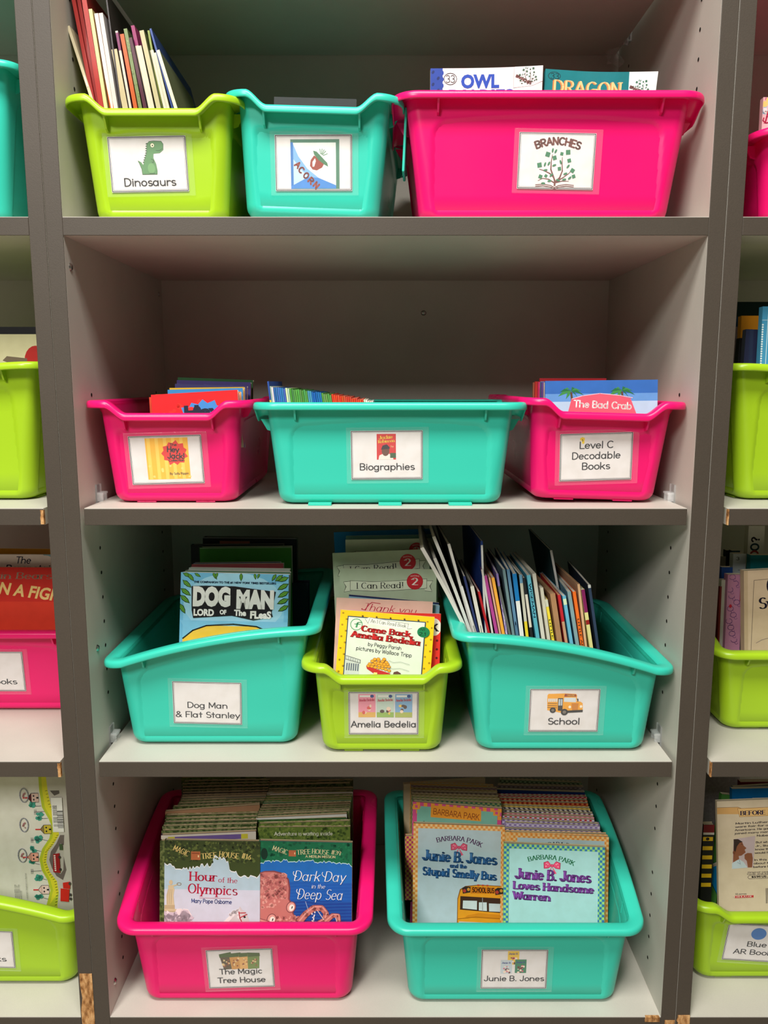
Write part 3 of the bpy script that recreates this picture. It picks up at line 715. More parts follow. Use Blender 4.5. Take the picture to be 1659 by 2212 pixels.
def lab_jack(c, W_, H_):
    c.rect(20, 3, 72, 54, (246, 184, 40))
    for x in (22, 32, 42, 52, 62): c.rect(x, 3, x+4, 54, (250, 206, 84))
    c.blobs(20, 30, 72, 54, 9, 1.5, 3.6, [(250, 214, 110)], 5)
    splat(c, 55, 22, 16.5, 15.5, (222, 44, 40), 11); c.text('The', 50, 13, 58, 3, (40, 28, 30), 'hand', .2); c.text('Hey', 46, 20, 60, 6.4, K, 'hand', .2, rot=-4); c.text('Jack!', 46, 28, 66, 6.4, K, 'hand', .2, rot=-3)
    c.text('Collection', 47, 32, 66, 2.6, K, 'hand', .2); c.text('By Sally Rippin', 47, 48.5, 70, 2.6, K, 'hand', .16)
def lab_bio(c, W_, H_):
    c.rect(31, 4, 54, 35, (206, 40, 42)); c.text('Jackie', 34, 10.5, 50, 4, (244, 214, 60), 'serif', .2, rot=4); c.text('Robinson', 33, 15, 52.5, 3.6, (244, 214, 60), 'serif', .2, rot=4)
    c.poly([(33, 35), (34, 30), (38, 28), (46, 28), (50, 31), (51, 35)], (230, 222, 212)); c.ell(41.5, 24.5, 4.6, 6.2, (104, 62, 44)); c.poly([(36.5, 22), (38, 18), (43, 16.5), (46.5, 20), (46.5, 22), (36, 22.8)], (40, 34, 44)); c.rect(47, 27, 54, 33, (64, 92, 60)); c.text('by', 48, 20, 51, 2, (250, 220, 160)); 
    ltext(c, W_, H_, [('Biographies', .76)], 47.5, 7.8, 0)
def lab_c(c, W_, H_):
    splat(c, 27, 7, 3.3, 2.6, (240, 206, 30), 6, 8); c.ell(28, 10.5, 1.6, 2.4, (240, 206, 30)); c.line([(26.5, 7), (27.6, 8.5), (27, 10)], .7, K)
    ltext(c, W_, H_, [('Level C', .46), ('Decodable', .66), ('Books', .38)], 18.5, 8.2, 13)
def lab_dog(c, W_, H_): ltext(c, W_, H_, [('Dog Man', .58), ('& Flat Stanley', .93)], 36.5, 7.8, 13.4)
def minicover(c, x, y, w, h, top, bot, title, tcol, seed):
    c.rect(x, y, x+w, y+h, top); c.rect(x, y+h*.78, x+w, y+h, bot); c.rect(x+w*.08, y+h*.05, x+w*.7, y+h*.13, (236, 236, 230)); c.ell(x+w*.8, y+h*.09, w*.11, w*.1, (40, 70, 140))
    c.text(title, x+w*.06, y+h*.32, x+w*.94, h*.11, tcol, 'serif', .24, rot=3); R = random.Random(seed)
    for i in range(5): c.ell(x+w*R.uniform(.3, .75), y+h*R.uniform(.5, .85), w*R.uniform(.06, .14), h*R.uniform(.05, .09), R.choice([(222, 92, 84), (240, 200, 90), (112, 150, 96), (240, 214, 190), (90, 70, 60)]), 8)
def lab_amelia(c, W_, H_):
    for x, t, b, n, tc in ((12.5, (238, 150, 168), (226, 178, 92), 1, (210, 40, 84)), (35.5, (196, 214, 200), (150, 182, 92), 2, (206, 62, 72)), (58.5, (130, 172, 206), (172, 182, 92), 3, (200, 60, 70))): minicover(c, x, 3, 21.5, 32, t, b, 'Amelia Bedelia', tc, n)
    ltext(c, W_, H_, [('Amelia Bedelia', .93)], 48.5, 8.2, 0)
def bus(c, x, y, s):
    P = lambda pts: [(x+a*s, y+b*s) for a, b in pts]; Y_ = (240, 166, 40)
    c.poly(P([(0, 4), (2, 1), (34, 0), (56, 1), (58, 4), (58, 16), (66, 18), (70, 21), (71, 40), (30, 42), (1, 36)]), Y_); c.poly(P([(34, 1), (56, 2), (57, 7), (33, 7)]), (150, 60, 40)); c.text('SCHOOL BUS', x+38*s, y+5.8*s, x+53*s, 3*s, (250, 200, 70), 'hand', .2)
    c.poly(P([(33, 9), (56, 9), (57, 19), (33, 18)]), (214, 222, 224)); c.poly(P([(21, 10), (31, 10), (31, 38), (22, 37)]), (60, 52, 48)); c.poly(P([(22.5, 12), (26, 12), (26, 26), (22.5, 26)]), (190, 200, 206)); c.poly(P([(27, 12), (30, 12), (30, 26), (27, 26)]), (190, 200, 206))
    for i in range(5): c.poly(P([(2+i*3.8, 11), (4.8+i*3.8, 11), (4.8+i*3.8, 18), (2+i*3.8, 18)]), (222, 226, 226))
    for yy in (21, 26, 30): c.line(P([(1, yy), (20, yy+.6)]), .8*s, (70, 50, 40))
    c.poly(P([(48, 21), (62, 21), (61, 35), (50, 36)]), (206, 128, 30)); c.ell(x+45*s, y+29*s, 2.6*s, 3*s, (246, 236, 210)); c.ell(x+67*s, y+28*s, 2.4*s, 3*s, (246, 236, 210)); c.poly(P([(36, 37), (71, 35), (71, 40), (36, 42)]), (44, 40, 40))
    for a, b, r in ((12, 36, 6), (35, 40, 7)): c.ell(x+a*s, y+b*s, r*s, r*s, (36, 34, 36)); c.ell(x+a*s, y+b*s, r*.5*s, r*.5*s, (120, 110, 100))
    c.line(P([(58, 12), (60, 12), (60, 17)]), 2*s, (40, 40, 40))
def lab_school(c, W_, H_): bus(c, 22, 6, .64); ltext(c, W_, H_, [('School', .45)], 48.5, 8.4, 0)
def lab_magic(c, W_, H_):
    for i, (a, b, col) in enumerate(((17, -9, (96, 84, 62)), (30, -2, (206, 150, 80)), (43, 3, (222, 172, 104)), (55, 8, (116, 138, 74)))):
        c.poly([(a, 6-b*.1), (a+16, 5+b*.15), (a+17-b*.35, 30), (a+2-b*.35, 31)], col); c.poly([(a, 6-b*.1), (a+16, 5+b*.15), (a+16.3, 11), (a+.5, 12)], (84, 104, 60)); c.blobs(a+4, 14, a+13, 26, 5, 1, 2.6, [(150, 90, 60), (236, 206, 150)], i)
    ltext(c, W_, H_, [('The Magic', .64), ('Tree House', .72)], 38, 8, 13.5)
def lab_junie(c, W_, H_):
    for x, y, col, n in ((35, 2, (236, 196, 70), 4), (26, 16, (196, 208, 214), 5), (45, 15, (60, 130, 96), 6)):
        c.rect(x, y, x+15, y+21, col); c.text('Junie B.', x+1.5, y+5.5, x+13.5, 2.6, (60, 70, 150), 'serif', .25); c.blobs(x+4, y+10, x+12, y+20, 5, 1, 2.6, [(214, 90, 120), (110, 60, 50), (244, 220, 200)], n)
    ltext(c, W_, H_, [('Junie B. Jones', .90)], 48.5, 7.8, 0)
def lab_blue(c, W_, H_): c.ell(44, 15, 10.5, 9.5, (66, 124, 198), 30); ltext(c, W_, H_, [('Blue', .30), ('AR Books', .68)], 36, 7.6, 13)
def lab_ks(c, W_, H_): ltext(c, W_, H_, [('AR Books', .72)], 49, 7.6, 13)
LW, LH = .0885, .0600

# ------------------------------------------------------------ the bins
z1, z2, z3, z4 = ZS[1:]
r, s = make_bin('low', 'lime', 'lime green bin with the Dinosaurs card, left end of the top shelf', .203, .340, .1300, .1020, .171, z1); add_label(r, s, '-y', -.010, .0610, .0885, .0590, lab_dino, 1)
r, s = make_bin('low', 'teal', 'teal bin with the ACORN picture card, tilted between lime and pink bins', .206, .340, .1300, .2825, .176, z1+.0040, rot=-3, roll=2.6); add_label(r, s, '-y', .002, .0595, .0885, .0600, lab_acorn, 2)
mesh_obj('side_clip', box_mesh('side_clip', (s.hx+.0165, -.135, .056), (s.hx+.0195, -.088, s.H-.004), M['teal'], .0012), r)
r, s = make_bin('low', 'pink', 'wide pink bin with the BRANCHES tree card, right end of the top shelf', .203, .354, .1335, .5450, .1035, z1, rot=90, iny=.0165); add_label(r, s, '-x', .011, .0640, .0870, .0600, lab_branches, -1)
r, s = make_bin('low', 'pink', 'pink bin with the Hey Jack card, left end of the second shelf', .203, .335, .1250, .1022, .180, z2); add_label(r, s, '-y', -.007, .0530, .0885, .0600, lab_jack, 1.5)
r, s = make_bin('low', 'teal', 'wide teal bin with the Biographies card, middle of the second shelf', .203, .3290, .1230, .3675, .1035, z2, rot=90, ); add_label(r, s, '-x', -.004, .0600, .0860, .0590, lab_bio, .5)
for k in (-.085, 0, .085): mesh_obj('foot', box_mesh('foot', (-s.bx-.0065, k-.014, -.0011), (-s.bx+.006, k+.014, .0022), M['teal'], .0004), r)
r, s = make_bin('low', 'pink', 'pink bin with the Level C Decodable Books card, right end of the second shelf', .203, .335, .1230, .6190, .178, z2+.0028, roll=1.7); add_label(r, s, '-y', -.003, .0540, .0880, .0585, lab_c, 3.5)
r, s = make_bin('slope', 'teal', 'teal sloping bin at the left of the third shelf, high on its right', .334, .274, .1200, .1405, .182, z3, rot=-90); add_label(r, s, '+x', -.007, .0590, .0880, .0590, lab_dog, -1.5)
r, s = make_bin('low', 'lime', 'lime green bin between two teal bins on the third shelf', .202, .338, .1240, .3575, .163, z3); add_label(r, s, '-y', .002, .0545, .0880, .0590, lab_amelia, 0)
r, s = make_bin('slope', 'teal', 'teal sloping bin with the School bus card, right of the third shelf', .334, .274, .1180, .5850, .163, z3, rot=90); add_label(r, s, '-x', .002, .0570, .0880, .0590, lab_school, 0)
r, s = make_bin('slope', 'pink', 'large pink bin at the left of the bottom shelf, full of paperbacks', .338, .277, .1270, .1770, .1360, z4); add_label(r, s, '-y', -.008, .0520, .0880, .0600, lab_magic, 2)
r, s = make_bin('slope', 'teal', 'large teal bin at the right of the bottom shelf, full of paperbacks', .338, .277, .1270, .5330, .1340, z4); add_label(r, s, '-y', .000, .0525, .0880, .0610, lab_junie, 0)
# neighbours, cut by the frame
r, s = make_bin('slope', 'teal', 'teal bin cut off at the upper left edge of the photo', .330, .275, .1200, -.1770, .171, z1, rot=90)
r.matrix_world = Matrix.Translation((-.1850, .171, z1+.0012)) @ Matrix.Rotation(math.radians(-90), 4, 'Z')
r, s = make_bin('slope', 'lime', 'lime green bin cut off at the left edge, second shelf', .330, .275, .1250, -.1890, .200, z2, rot=-90)
r, s = make_bin('low', 'pink', 'pink bin cut off at the left edge, third shelf, set well back', .203, .345, .1240, -.2300, .1920, z3, rot=90); add_label(r, s, '-x', .028, .060, .0885, .0600, lab_ks, 0)
r.matrix_world = Matrix.Translation((-.2230, .232, z3+.0012)) @ Matrix.Rotation(math.radians(90), 4, 'Z')
r, s = make_bin('slope', 'lime', 'lime green bin cut off at the left edge, bottom shelf', .330, .275, .1200, -.1780, .192, z4, rot=90); add_label(r, s, '-x', -.012, .058, .0885, .0600, lab_ks, -2)
r, s = make_bin('slope', 'pink', 'pink bin cut off at the upper right edge of the photo', .330, .275, .0960, .9120, .171, z1, rot=-90)
r, s = make_bin('slope', 'lime', 'lime green bin cut off at the right edge, second shelf', .330, .275, .1230, .9140, .200, z2, rot=90)
r, s = make_bin('slope', 'lime', 'lime green bin cut off at the right edge, third shelf, wide open', .330, .275, .1170, .9560, .200, z3, rot=0)
r, s = make_bin('low', 'lime', 'lime green bin with the Blue AR Books card, lower right edge', .240, .335, .1290, .8910, .205, z4, rot=0); add_label(r, s, '-y', -.017, .0600, .0885, .0600, lab_blue, -4)

# ------------------------------------------------------------ top shelf: the standing books of the Dinosaurs bin
def zp(k, ox, oy): return lambda x, y: (ox+x*k, oy+y*k)
CB[0] = BINS[0]; fl = z1+.0045; q = zp(320/1659, 120, 0); CR = (212, 202, 178)
DINO = [ # top x,y  base x,y (zoomed)   thickness  depth  spine  front  text
 (140, 290, 372, 1005, 30, .18, (205, 192, 160), (200, 186, 150), 'cream stapled booklet leaning at the far left of the Dinosaurs bin'),
 (170, -160, 396, 1005, 38, .22, (150, 34, 28), (130, 30, 26), 'tall red book, leftmost of three in the Dinosaurs bin'),
 (232, -160, 438, 1005, 38, .22, (138, 30, 26), (120, 26, 24), 'tall red book, middle of three in the Dinosaurs bin'),
 (292, -170, 484, 1020, 50, .22, (164, 42, 34), (130, 30, 28), 'tall red book, rightmost of three in the Dinosaurs bin'),
 (388, 100, 540, 1060, 36, .20, (214, 204, 140), (190, 180, 120), 'pale yellow booklet just right of the tall red books'),
 (455, 150, 612, 1100, 40, .20, (226, 96, 38), (210, 90, 40), 'orange book with a torn white spine in the Dinosaurs bin'),
 (505, 145, 662, 1130, 42, .20, (206, 196, 190), (180, 172, 170), 'grey-white book beside the torn orange one'),
 (560, -90, 720, 1130, 14, .23, (60, 54, 56), (54, 47, 44), 'very tall dark grey folder standing in the Dinosaurs bin'),
 (655, 550, 765, 1130, 58, .16, (188, 172, 134), (120, 110, 90), 'short tan book in the middle of the Dinosaurs bin'),
 (682, 345, 825, 1130, 26, .18, (204, 196, 178), (120, 60, 90), 'thin booklet with a purple spine top'),
 (742, 380, 880, 1130, 40, .18, (186, 84, 30), (150, 70, 30), 'burnt orange book in the Dinosaurs bin'),
 (780, 320, 935, 1135, 36, .18, (112, 128, 78), (86, 104, 60), 'olive green book with a worn spine in the Dinosaurs bin'),
 (838, 420, 985, 1135, 32, .18, (74, 22, 42), (50, 24, 50), 'dark maroon book in the Dinosaurs bin'),
 (862, 285, 1045, 1140, 36, .19, (218, 206, 178), (140, 40, 90), 'cream booklet with a magenta cover at its top'),
 (945, 510, 1078, 1140, 28, .16, (210, 200, 176), (150, 140, 110), 'short cream booklet beside the magenta-topped one'),
 (962, 340, 1138, 1140, 46, .19, (182, 172, 132), (96, 104, 60), 'tan-spined book right of centre in the Dinosaurs bin'),
 (1040, 340, 1175, 1140, 22, .19, (128, 142, 56), (120, 136, 50), 'thin olive book, its square top just showing'),
 (1075, 560, 1212, 1140, 36, .16, (214, 206, 182), (150, 150, 120), 'short cream book, left of the last four'),
 (1112, 590, 1245, 1140, 26, .16, (206, 198, 172), (150, 150, 120), 'short cream booklet touching the blue one'),
 (1062, 320, 1290, 1140, 20, .19, (44, 70, 140), (40, 60, 110), 'thin blue booklet near the right of the Dinosaurs bin'),
 (1145, 560, 1325, 1140, 34, .16, (222, 214, 186), (96, 100, 70), 'cream-spined book at the far right of the Dinosaurs bin')]
R0 = random.Random(11)
for tx, ty, bx, by, th, dep, sp, fr, lb in DINO:
    def sd(c, a, b, sp=sp):
        R = random.Random(int(sp[0])*7+len(lb))
        if sp == (226, 96, 38): c.poly([(0, 0), (a, 0), (a, b*.42), (a*.5, b*.5), (a*.1, b*.36), (0, b*.30)], (222, 214, 200)); c.rect(0, 0, a, b*.16, (222, 214, 200))
        if sp == (204, 196, 178): c.rect(0, 2, a, b*.10, (120, 40, 90))
        if sp == (218, 206, 178): c.rect(0, 0, a, b*.10, (140, 30, 90))
        if sp == (112, 128, 78): c.blobs(0, 0, a, b*.7, 22, .3, 1.2, [(150, 160, 110), (90, 106, 60)], 4)
    spine_book(lb, q(tx, ty), q(bx, by), .050+R0.uniform(-.003, .006), fl, dep, th*.000098*1.12, front=fr, spine=sp, page=CR, spine_draw=sd, name='paperback_book', staples=('stapled' in lb), nz=1)
# a clear folder edge in the tilted teal bin
CB[0] = BINS[1]; facing_book('clear topped grey workbook low in the tilted teal bin', (592, 209), (770, 214), .075, z1+.006, 4, .004, front=(46, 50, 50), page=(120, 120, 116), name='workbook')
CB[0] = BINS[2]
def curl(k, a0=0.0, w=.13):
    return lambda x, y, z: (x, y-k*max(0, (x/w+.5-a0))**2.2*max(0, (z-.10)/.08)**2, z)
def art_owl(c):
    c.px(95, 105, 825, 1130); c.rect(95, 105, 825, 1130, (228, 216, 216), 12); c.rect(95, 105, 175, 1130, (34, 62, 150), 2)
    for i in range(8): c.ell(172, 135+i*42, 10, 16, (34, 62, 150)); c.ell(112+(i % 2)*34, 130+i*40, 9, 13, (18, 34, 96), 8, 30)
    c.text('OWL', 296, 232, 545, 84, (34, 68, 168), 'sans', .045); c.text('DIARIES', 215, 330, 640, 84, (34, 68, 168), 'sans', .04)
    c.line(ring(225, 175, 42, 38), 3.5, K); c.text('33', 195, 198, 252, 46, K, 'hand', .08)
    c.poly([(645, 105), (825, 105), (825, 200), (760, 225), (640, 238)], (244, 238, 236)); c.line([(640, 105), (638, 238), (825, 200)], 2, (180, 170, 170)); tree_logo(c, 668, 108, 1.2, (86, 60, 56), (70, 100, 80), False); c.text('BRANCHES', 650, 168, 760, 15, (110, 60, 56), 'hand', .25, rot=-27)
_, w_, h_ = facing_book('white paperback titled OWL standing in the wide pink bin', (930, 148), (1171, 147), .052, z1+.0045, 5, .008, front=(228, 216, 216), page=CR, draw=art_owl, mat='print', warp=curl(.012, .15, .129), nx=24, nz=20, dY=-.002)
def art_drag(c):
    c.px(832, 132, 1560, 1157); c.rect(832, 132, 1560, 1157, (0, 112, 118), 14); c.line(ring(893, 175, 40, 26), 3.5, (12, 30, 40)); c.text('33', 868, 192, 920, 34, (12, 30, 40), 'hand', .09)
    c.text('DRAGON', 888, 288, 1330, 84, (214, 120, 60), 'serif', .2); c.text('DRAGON', 894, 284, 1336, 84, (240, 190, 130), 'serif', .16)
    c.poly([(1378, 100), (1560, 100), (1560, 260), (1384, 260)], (224, 232, 230)); tree_logo(c, 1400, 178, 1.15, (70, 66, 60), (60, 110, 84), False); c.text('BRANCHES', 1388, 232, 1500, 15, (110, 60, 56), 'hand', .25, rot=-20)
facing_book('teal paperback titled DRAGON beside the white one in the wide pink bin', (1178, 150), (1416, 163), .055, z1+.0045, 6, .008, front=(0, 112, 118), page=CR, draw=art_drag, warp=lambda x, y, z: (x, y-(.017*max(0, x/.129+.2)**1.6+.004*max(0, -x/.129)**1.5)*max(0, (z-.09)/.07)**2, z), nx=24, nz=20)

# ------------------------------------------------------------ second shelf: Hey Jack bin
CB[0] = BINS[3]; fl = z2+.0045
def art_red(c):
    c.px(0, 0, 200, 300); c.rect(0, 0, 200, 300, (214, 24, 30)); c.blobs(20, 10, 190, 120, 16, 4, 12, [(196, 20, 30), (226, 40, 34)], 3); splat(c, 118, 62, 62, 44, (60, 132, 200), 14, 4); c.ell(90, 40, 10, 7, (226, 40, 34))
    c.ell(104, 44, 10, 13, (20, 30, 60)); c.text('Hey', 74, 58, 160, 28, (20, 30, 50), 'sans', .05); c.text('Jack!', 60, 96, 170, 30, (20, 30, 50), 'sans', .05)
facing_book('red paperback with a blue splat standing in front in the Hey Jack bin', (326, 853), (525, 842), .062, fl, 6, .006, front=(206, 26, 30), page=CR, draw=art_red)
HJ = [((322, 858), (522, 848), .073, (190, 60, 30), 'red-orange paperback directly behind the blue-splat book'), ((336, 852), (545, 846), .084, (206, 130, 40), 'orange paperback third from the front in the Hey Jack bin'),
      ((362, 842), (552, 838), .100, (50, 130, 190), 'blue paperback fourth from the front in the Hey Jack bin'), ((366, 838), (556, 836), .112, (214, 170, 40), 'yellow paperback behind the blue one in the Hey Jack bin')]
for a, b, Y, co, lb in HJ: facing_book(lb, a, b, Y, fl, 6, .006, front=co, page=CR)
def art_yel(c): c.px(0, 0, 200, 300); c.rect(0, 0, 200, 300, (60, 56, 110)); splat(c, 122, 44, 60, 34, (228, 182, 40), 12, 6); splat(c, 150, 52, 40, 28, (40, 140, 200), 10, 7)
facing_book('purple paperback with a yellow splat in the Hey Jack bin', (378, 829), (558, 834), .135, fl, 5, .006, front=(66, 58, 120), page=CR, draw=art_yel)
def art_pur(c):
    c.px(0, 0, 200, 300); c.rect(0, 0, 200, 300, (70, 60, 128)); 
    for i in range(6): c.poly([(i*36, 8+(i % 2)*16), (i*36+30, 14), (i*36+24, 40)], (88, 74, 150))
facing_book('purple patterned paperback second from the back in the Hey Jack bin', (382, 821), (552, 826), .165, fl, 4, .006, front=(70, 60, 128), page=CR, draw=art_pur)
facing_book('dark green paperback at the very back of the Hey Jack bin', (384, 815), (556, 821), .185, fl, 4, .006, front=(30, 84, 40), page=CR)
CB[0] = BINS[4]
cols = [(40, 80, 150)]*3+[(214, 214, 206)]*3+[(60, 110, 176)]*6+[(206, 214, 190)]*2+[(90, 150, 70)]*9+[(80, 140, 190)]*2+[(40, 104, 180)]*5+[(96, 150, 76)]*5+[(214, 70, 40)]*16+[(226, 216, 204)]*5
R0 = random.Random(3); nb = len(cols)
for i, co in enumerate(cols):
    f = i/(nb-1); x = 566+(804-566)*f; y = 834+34*f**1.3+R0.uniform(-1.6, 1.6)-(9 if i < 2 else 0)
    co2 = tuple(int(max(0, min(255, v+R0.uniform(-14, 14)))) for v in co)
    spn = (226, 222, 212) if R0.random() < .45 else co2
    def sd(c, a, b, co2=co2): c.rect(0, 0, a, b*.22, co2); c.rect(0, b*.26, a, b*.5, (224, 200, 70) if co2[2] > 60 else (236, 226, 214))
    lb = '%s thin booklet, %s from the left in the Biographies bin' % ('white' if min(co) > 180 else 'blue' if co[2] > 140 and co[0] < 100 else 'green' if co[1] > 140 else 'orange-red', ORD[i])
    spine_book(lb, (x, y), (x+7+f*2, y+56), .038+R0.uniform(0, .004), fl, .125, .0019, front=co2, spine=spn, page=(236, 230, 216), spine_draw=sd, name='thin_booklet', group='thin booklets in the Biographies bin', staples=False)
CB[0] = BINS[5]
def art_crab(c):
    c.px(1175, 820, 1432, 1190); c.rect(1175, 820, 1432, 1190, (50, 104, 180)); c.rect(1175, 850, 1432, 1190, (96, 148, 208)); c.rect(1175, 868, 1432, 1190, (176, 202, 226))
    for tx in (1234, 1350):
        c.line([(tx, 846), (tx+3, 870)], 5, (90, 70, 50))
        for k, (dx, dy) in enumerate(((-30, 10), (-26, 0), (-14, -7), (8, -9), (24, -2), (30, 8), (-12, 16), (16, 14))):
            c.poly([(tx, 843), (tx+dx*.5-2, 838+dy*.4), (tx+dx, 846+dy), (tx+dx*.5+2, 844+dy*.6)], (40, 110, 62) if k % 2 else (62, 138, 70))
    c.poly([(1225, 900), (1235, 862), (1260, 856), (1300, 850), (1345, 856), (1370, 862), (1385, 900)], (230, 90, 110)); c.line([(1235, 862), (1260, 855), (1300, 850), (1345, 855), (1375, 861)], 1.5, (240, 190, 200))
    c.text('The Bad Crab', 1240, 880, 1372, 15, (250, 244, 240), 'hand', .17, rot=-3)
facing_book('blue paperback about a bad crab in front in the Level C bin', (1178, 823), (1432, 820), .060, fl, 4, .004, front=(56, 110, 186), page=CR, draw=art_crab)
for k, (a, b, Y, co, lb) in enumerate([((1176, 826), (1437, 824), .070, (214, 200, 180), 'cream booklet directly behind the bad crab book'), ((1170, 825), (1424, 826), .080, (80, 60, 120), 'purple booklet third from the front in the Level C bin'),
      ((1168, 824), (1419, 823), .090, (70, 130, 170), 'light blue booklet fourth from the front in the Level C bin'), ((1163, 825), (1408, 825), .102, (190, 40, 90), 'magenta booklet in the middle of the Level C bin'), ((1166, 817), (1310, 817), .125, (160, 30, 40), 'taller dark red booklet in the Level C bin'),
      ((1156, 824), (1400, 825), .142, (206, 60, 50), 'red booklet near the back of the Level C bin'), ((1152, 826), (1396, 827), .160, (200, 120, 90), 'brown-red booklet at the back of the Level C bin')]):
    facing_book(lb, a, b, Y, fl, 3, .005, front=co, page=CR)
# ------------------------------------------------------------ third shelf, left teal bin
CB[0] = BINS[6]; fl = z3+.0045
def leafc(c, x, y, a, L):
    ca, sa = math.cos(math.radians(a)), math.sin(math.radians(a)); P = lambda u, v: (x+u*L*ca-v*L*sa, y+u*L*sa+v*L*ca)
    c.poly([P(0, 0), P(.35, .2), P(.7, .17), P(1.04, 0), P(.7, -.17), P(.35, -.2)], (20, 48, 20)); c.poly([P(.06, 0), P(.36, .14), P(.7, .11), P(.95, 0), P(.7, -.11), P(.36, -.14)], (96, 156, 54)); c.line([P(.1, 0), P(.9, 0)], 1.5, (30, 70, 24))
def art_dog(c):
    c.px(680, 245, 1325, 1215); c.rect(680, 245, 1325, 1215, (112, 182, 218)); c.rect(700, 300, 1300, 560, (134, 198, 228)); c.ell(1000, 430, 300, 190, (160, 212, 234))
    for x, y, a, L in ((690, 250, 20, 60), (720, 250, 50, 60), (690, 290, 40, 70), (680, 340, 35, 75), (678, 380, 40, 75), (676, 430, 60, 70), (760, 248, 30, 44), (870, 240, 60, 50), (900, 240, 110, 40), (1040, 240, 90, 50), (1120, 240, 80, 40), (1150, 240, 110, 36),
                       (1325, 262, 160, 70), (1325, 300, 150, 75), (1328, 345, 150, 75), (1328, 390, 155, 75), (1328, 430, 150, 70), (1250, 242, 120, 50), (1290, 248, 140, 60)): leafc(c, x, y, a, L)
    c.text('THE COMPANION TO THE #1 NEW YORK TIMES BESTSELLERS', 758, 306, 1250, 12, (24, 40, 70), 'sans', .03)
    c.poly([(746, 326), (835, 322), (1000, 322), (1120, 336), (1250, 350), (1228, 475), (1236, 500), (1120, 524), (990, 498), (760, 516), (750, 470)], (30, 30, 32))
    for (t, x0, x1, y, cap) in (('DOG', 756, 980, 436, 104), ('MAN', 1016, 1240, 446, 100)):
        c.text(t, x0, y, x1, cap, (236, 236, 230), 'sans', .075)
    for (t, x0, x1, y, cap) in (('LORD', 762, 884, 500, 38), ('OF', 918, 958, 490, 26), ('The', 1004, 1076, 496, 34), ('FLeaS', 1100, 1226, 510, 42)): c.text(t, x0, y, x1, cap, (236, 236, 230), 'sans', .05)
    c.rect(700, 560, 1300, 1215, (240, 196, 66)); c.line([(700, 640), (760, 590), (840, 560), (1000, 548), (1140, 560), (1290, 620)], 9, (30, 30, 30)); c.poly([(680, 530), (700, 560), (700, 640), (760, 586), (840, 556), (1000, 544), (1140, 556), (1300, 622), (1325, 622), (1325, 530)], (126, 192, 224))
    c.line([(700, 640), (760, 590), (840, 560), (1000, 548), (1140, 560), (1290, 620)], 8, (30, 30, 30))
facing_book('light blue paperback with big white DOG MAN lettering, foremost in its bin', (391, 1236), (624, 1241), .105, fl, 10, .013, front=(112, 182, 218), spine=(170, 206, 226), page=(214, 210, 200), draw=art_dog, mat='gloss')
for k, (a, b, Y, lean, co, mt, t, lb) in enumerate([
    ((400, 1232), (627, 1236), .122, 9, (84, 120, 92), 'gloss', .010, 'laminated olive book directly behind the light blue one in the left teal bin'),
    ((408, 1226), (626, 1229), .136, 8, (176, 186, 176), 'gloss', .010, 'laminated silvery book, third from the front in the left teal bin'),
    ((414, 1219), (612, 1217), .150, 7, (150, 60, 66), 'gloss', .010, 'laminated dark red book, fourth from the front in the left teal bin'),
    ((418, 1216), (606, 1214), .164, 7, (86, 84, 150), 'gloss', .009, 'laminated violet book in the middle of the left teal bin')]):
    facing_book(lb, a, b, Y, fl, lean, t, front=co, page=(205, 200, 190), mat=mt)
def art_green(c): c.px(0, 0, 100, 140); c.rect(0, 0, 100, 140, (58, 126, 38)); c.rect(0, 0, 100, 1.3, (120, 150, 110)); c.rect(0, 0, 1.2, 140, (20, 40, 20))
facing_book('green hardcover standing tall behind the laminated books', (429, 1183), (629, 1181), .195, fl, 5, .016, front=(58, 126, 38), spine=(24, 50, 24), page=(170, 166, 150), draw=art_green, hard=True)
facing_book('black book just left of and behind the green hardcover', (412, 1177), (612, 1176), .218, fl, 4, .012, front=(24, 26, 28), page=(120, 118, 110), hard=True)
def art_blk(c): c.px(0, 0, 100, 140); c.rect(0, 0, 100, 140, (28, 28, 32)); c.rect(18, 3.5, 50, 7, (150, 84, 62)); c.rect(0, 0, 100, .6, (160, 160, 160))
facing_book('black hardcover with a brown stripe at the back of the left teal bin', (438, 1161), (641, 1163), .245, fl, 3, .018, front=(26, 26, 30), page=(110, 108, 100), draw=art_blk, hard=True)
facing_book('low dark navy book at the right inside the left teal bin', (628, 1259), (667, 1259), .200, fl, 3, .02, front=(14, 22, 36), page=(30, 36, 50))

# ------------------------------------------------------------ third shelf, middle lime bin
CB[0] = BINS[7]
def zz(k, ox, oy): return lambda *p: [(ox+a*k, oy+b*k) for a, b in p]
SAGE = (172, 188, 160)
def banner(c, x0, x1, y, h, txt, tx0, tx1):
    for i, (col, g) in enumerate(((K, 3), ((206, 216, 190), 0))):
        c.poly([(x0-58-g, y+12-g), (x0+14, y+4-g), (x0+14, y+h+6+g), (x0-52-g, y+h+16+g), (x0-34-g*2, y+h*.55+8)], col); c.poly([(x1+54+g, y-6-g), (x1-14, y-4-g), (x1-14, y+h+g), (x1+46+g, y+h+6+g), (x1+26+g*2, y+h*.5)], col)
    up = [(x0, y), (x0+(x1-x0)*.3, y+8), (x0+(x1-x0)*.6, y-2), (x1, y-22)]; dn = [(x, b+h) for x, b in up[::-1]]
    c.poly([(a+(-3 if i == 0 else 3 if i == 3 else 0), b-3) for i, (a, b) in enumerate(up)]+[(a+(3 if i == 0 else -3 if i == 3 else 0), b+3) for i, (a, b) in enumerate(dn)], K); c.poly(up+dn, (206, 216, 190))
    if txt: c.text(txt, tx0, y+h*.86, tx1, h*.64, K, 'serif', .13, rot=1.5)
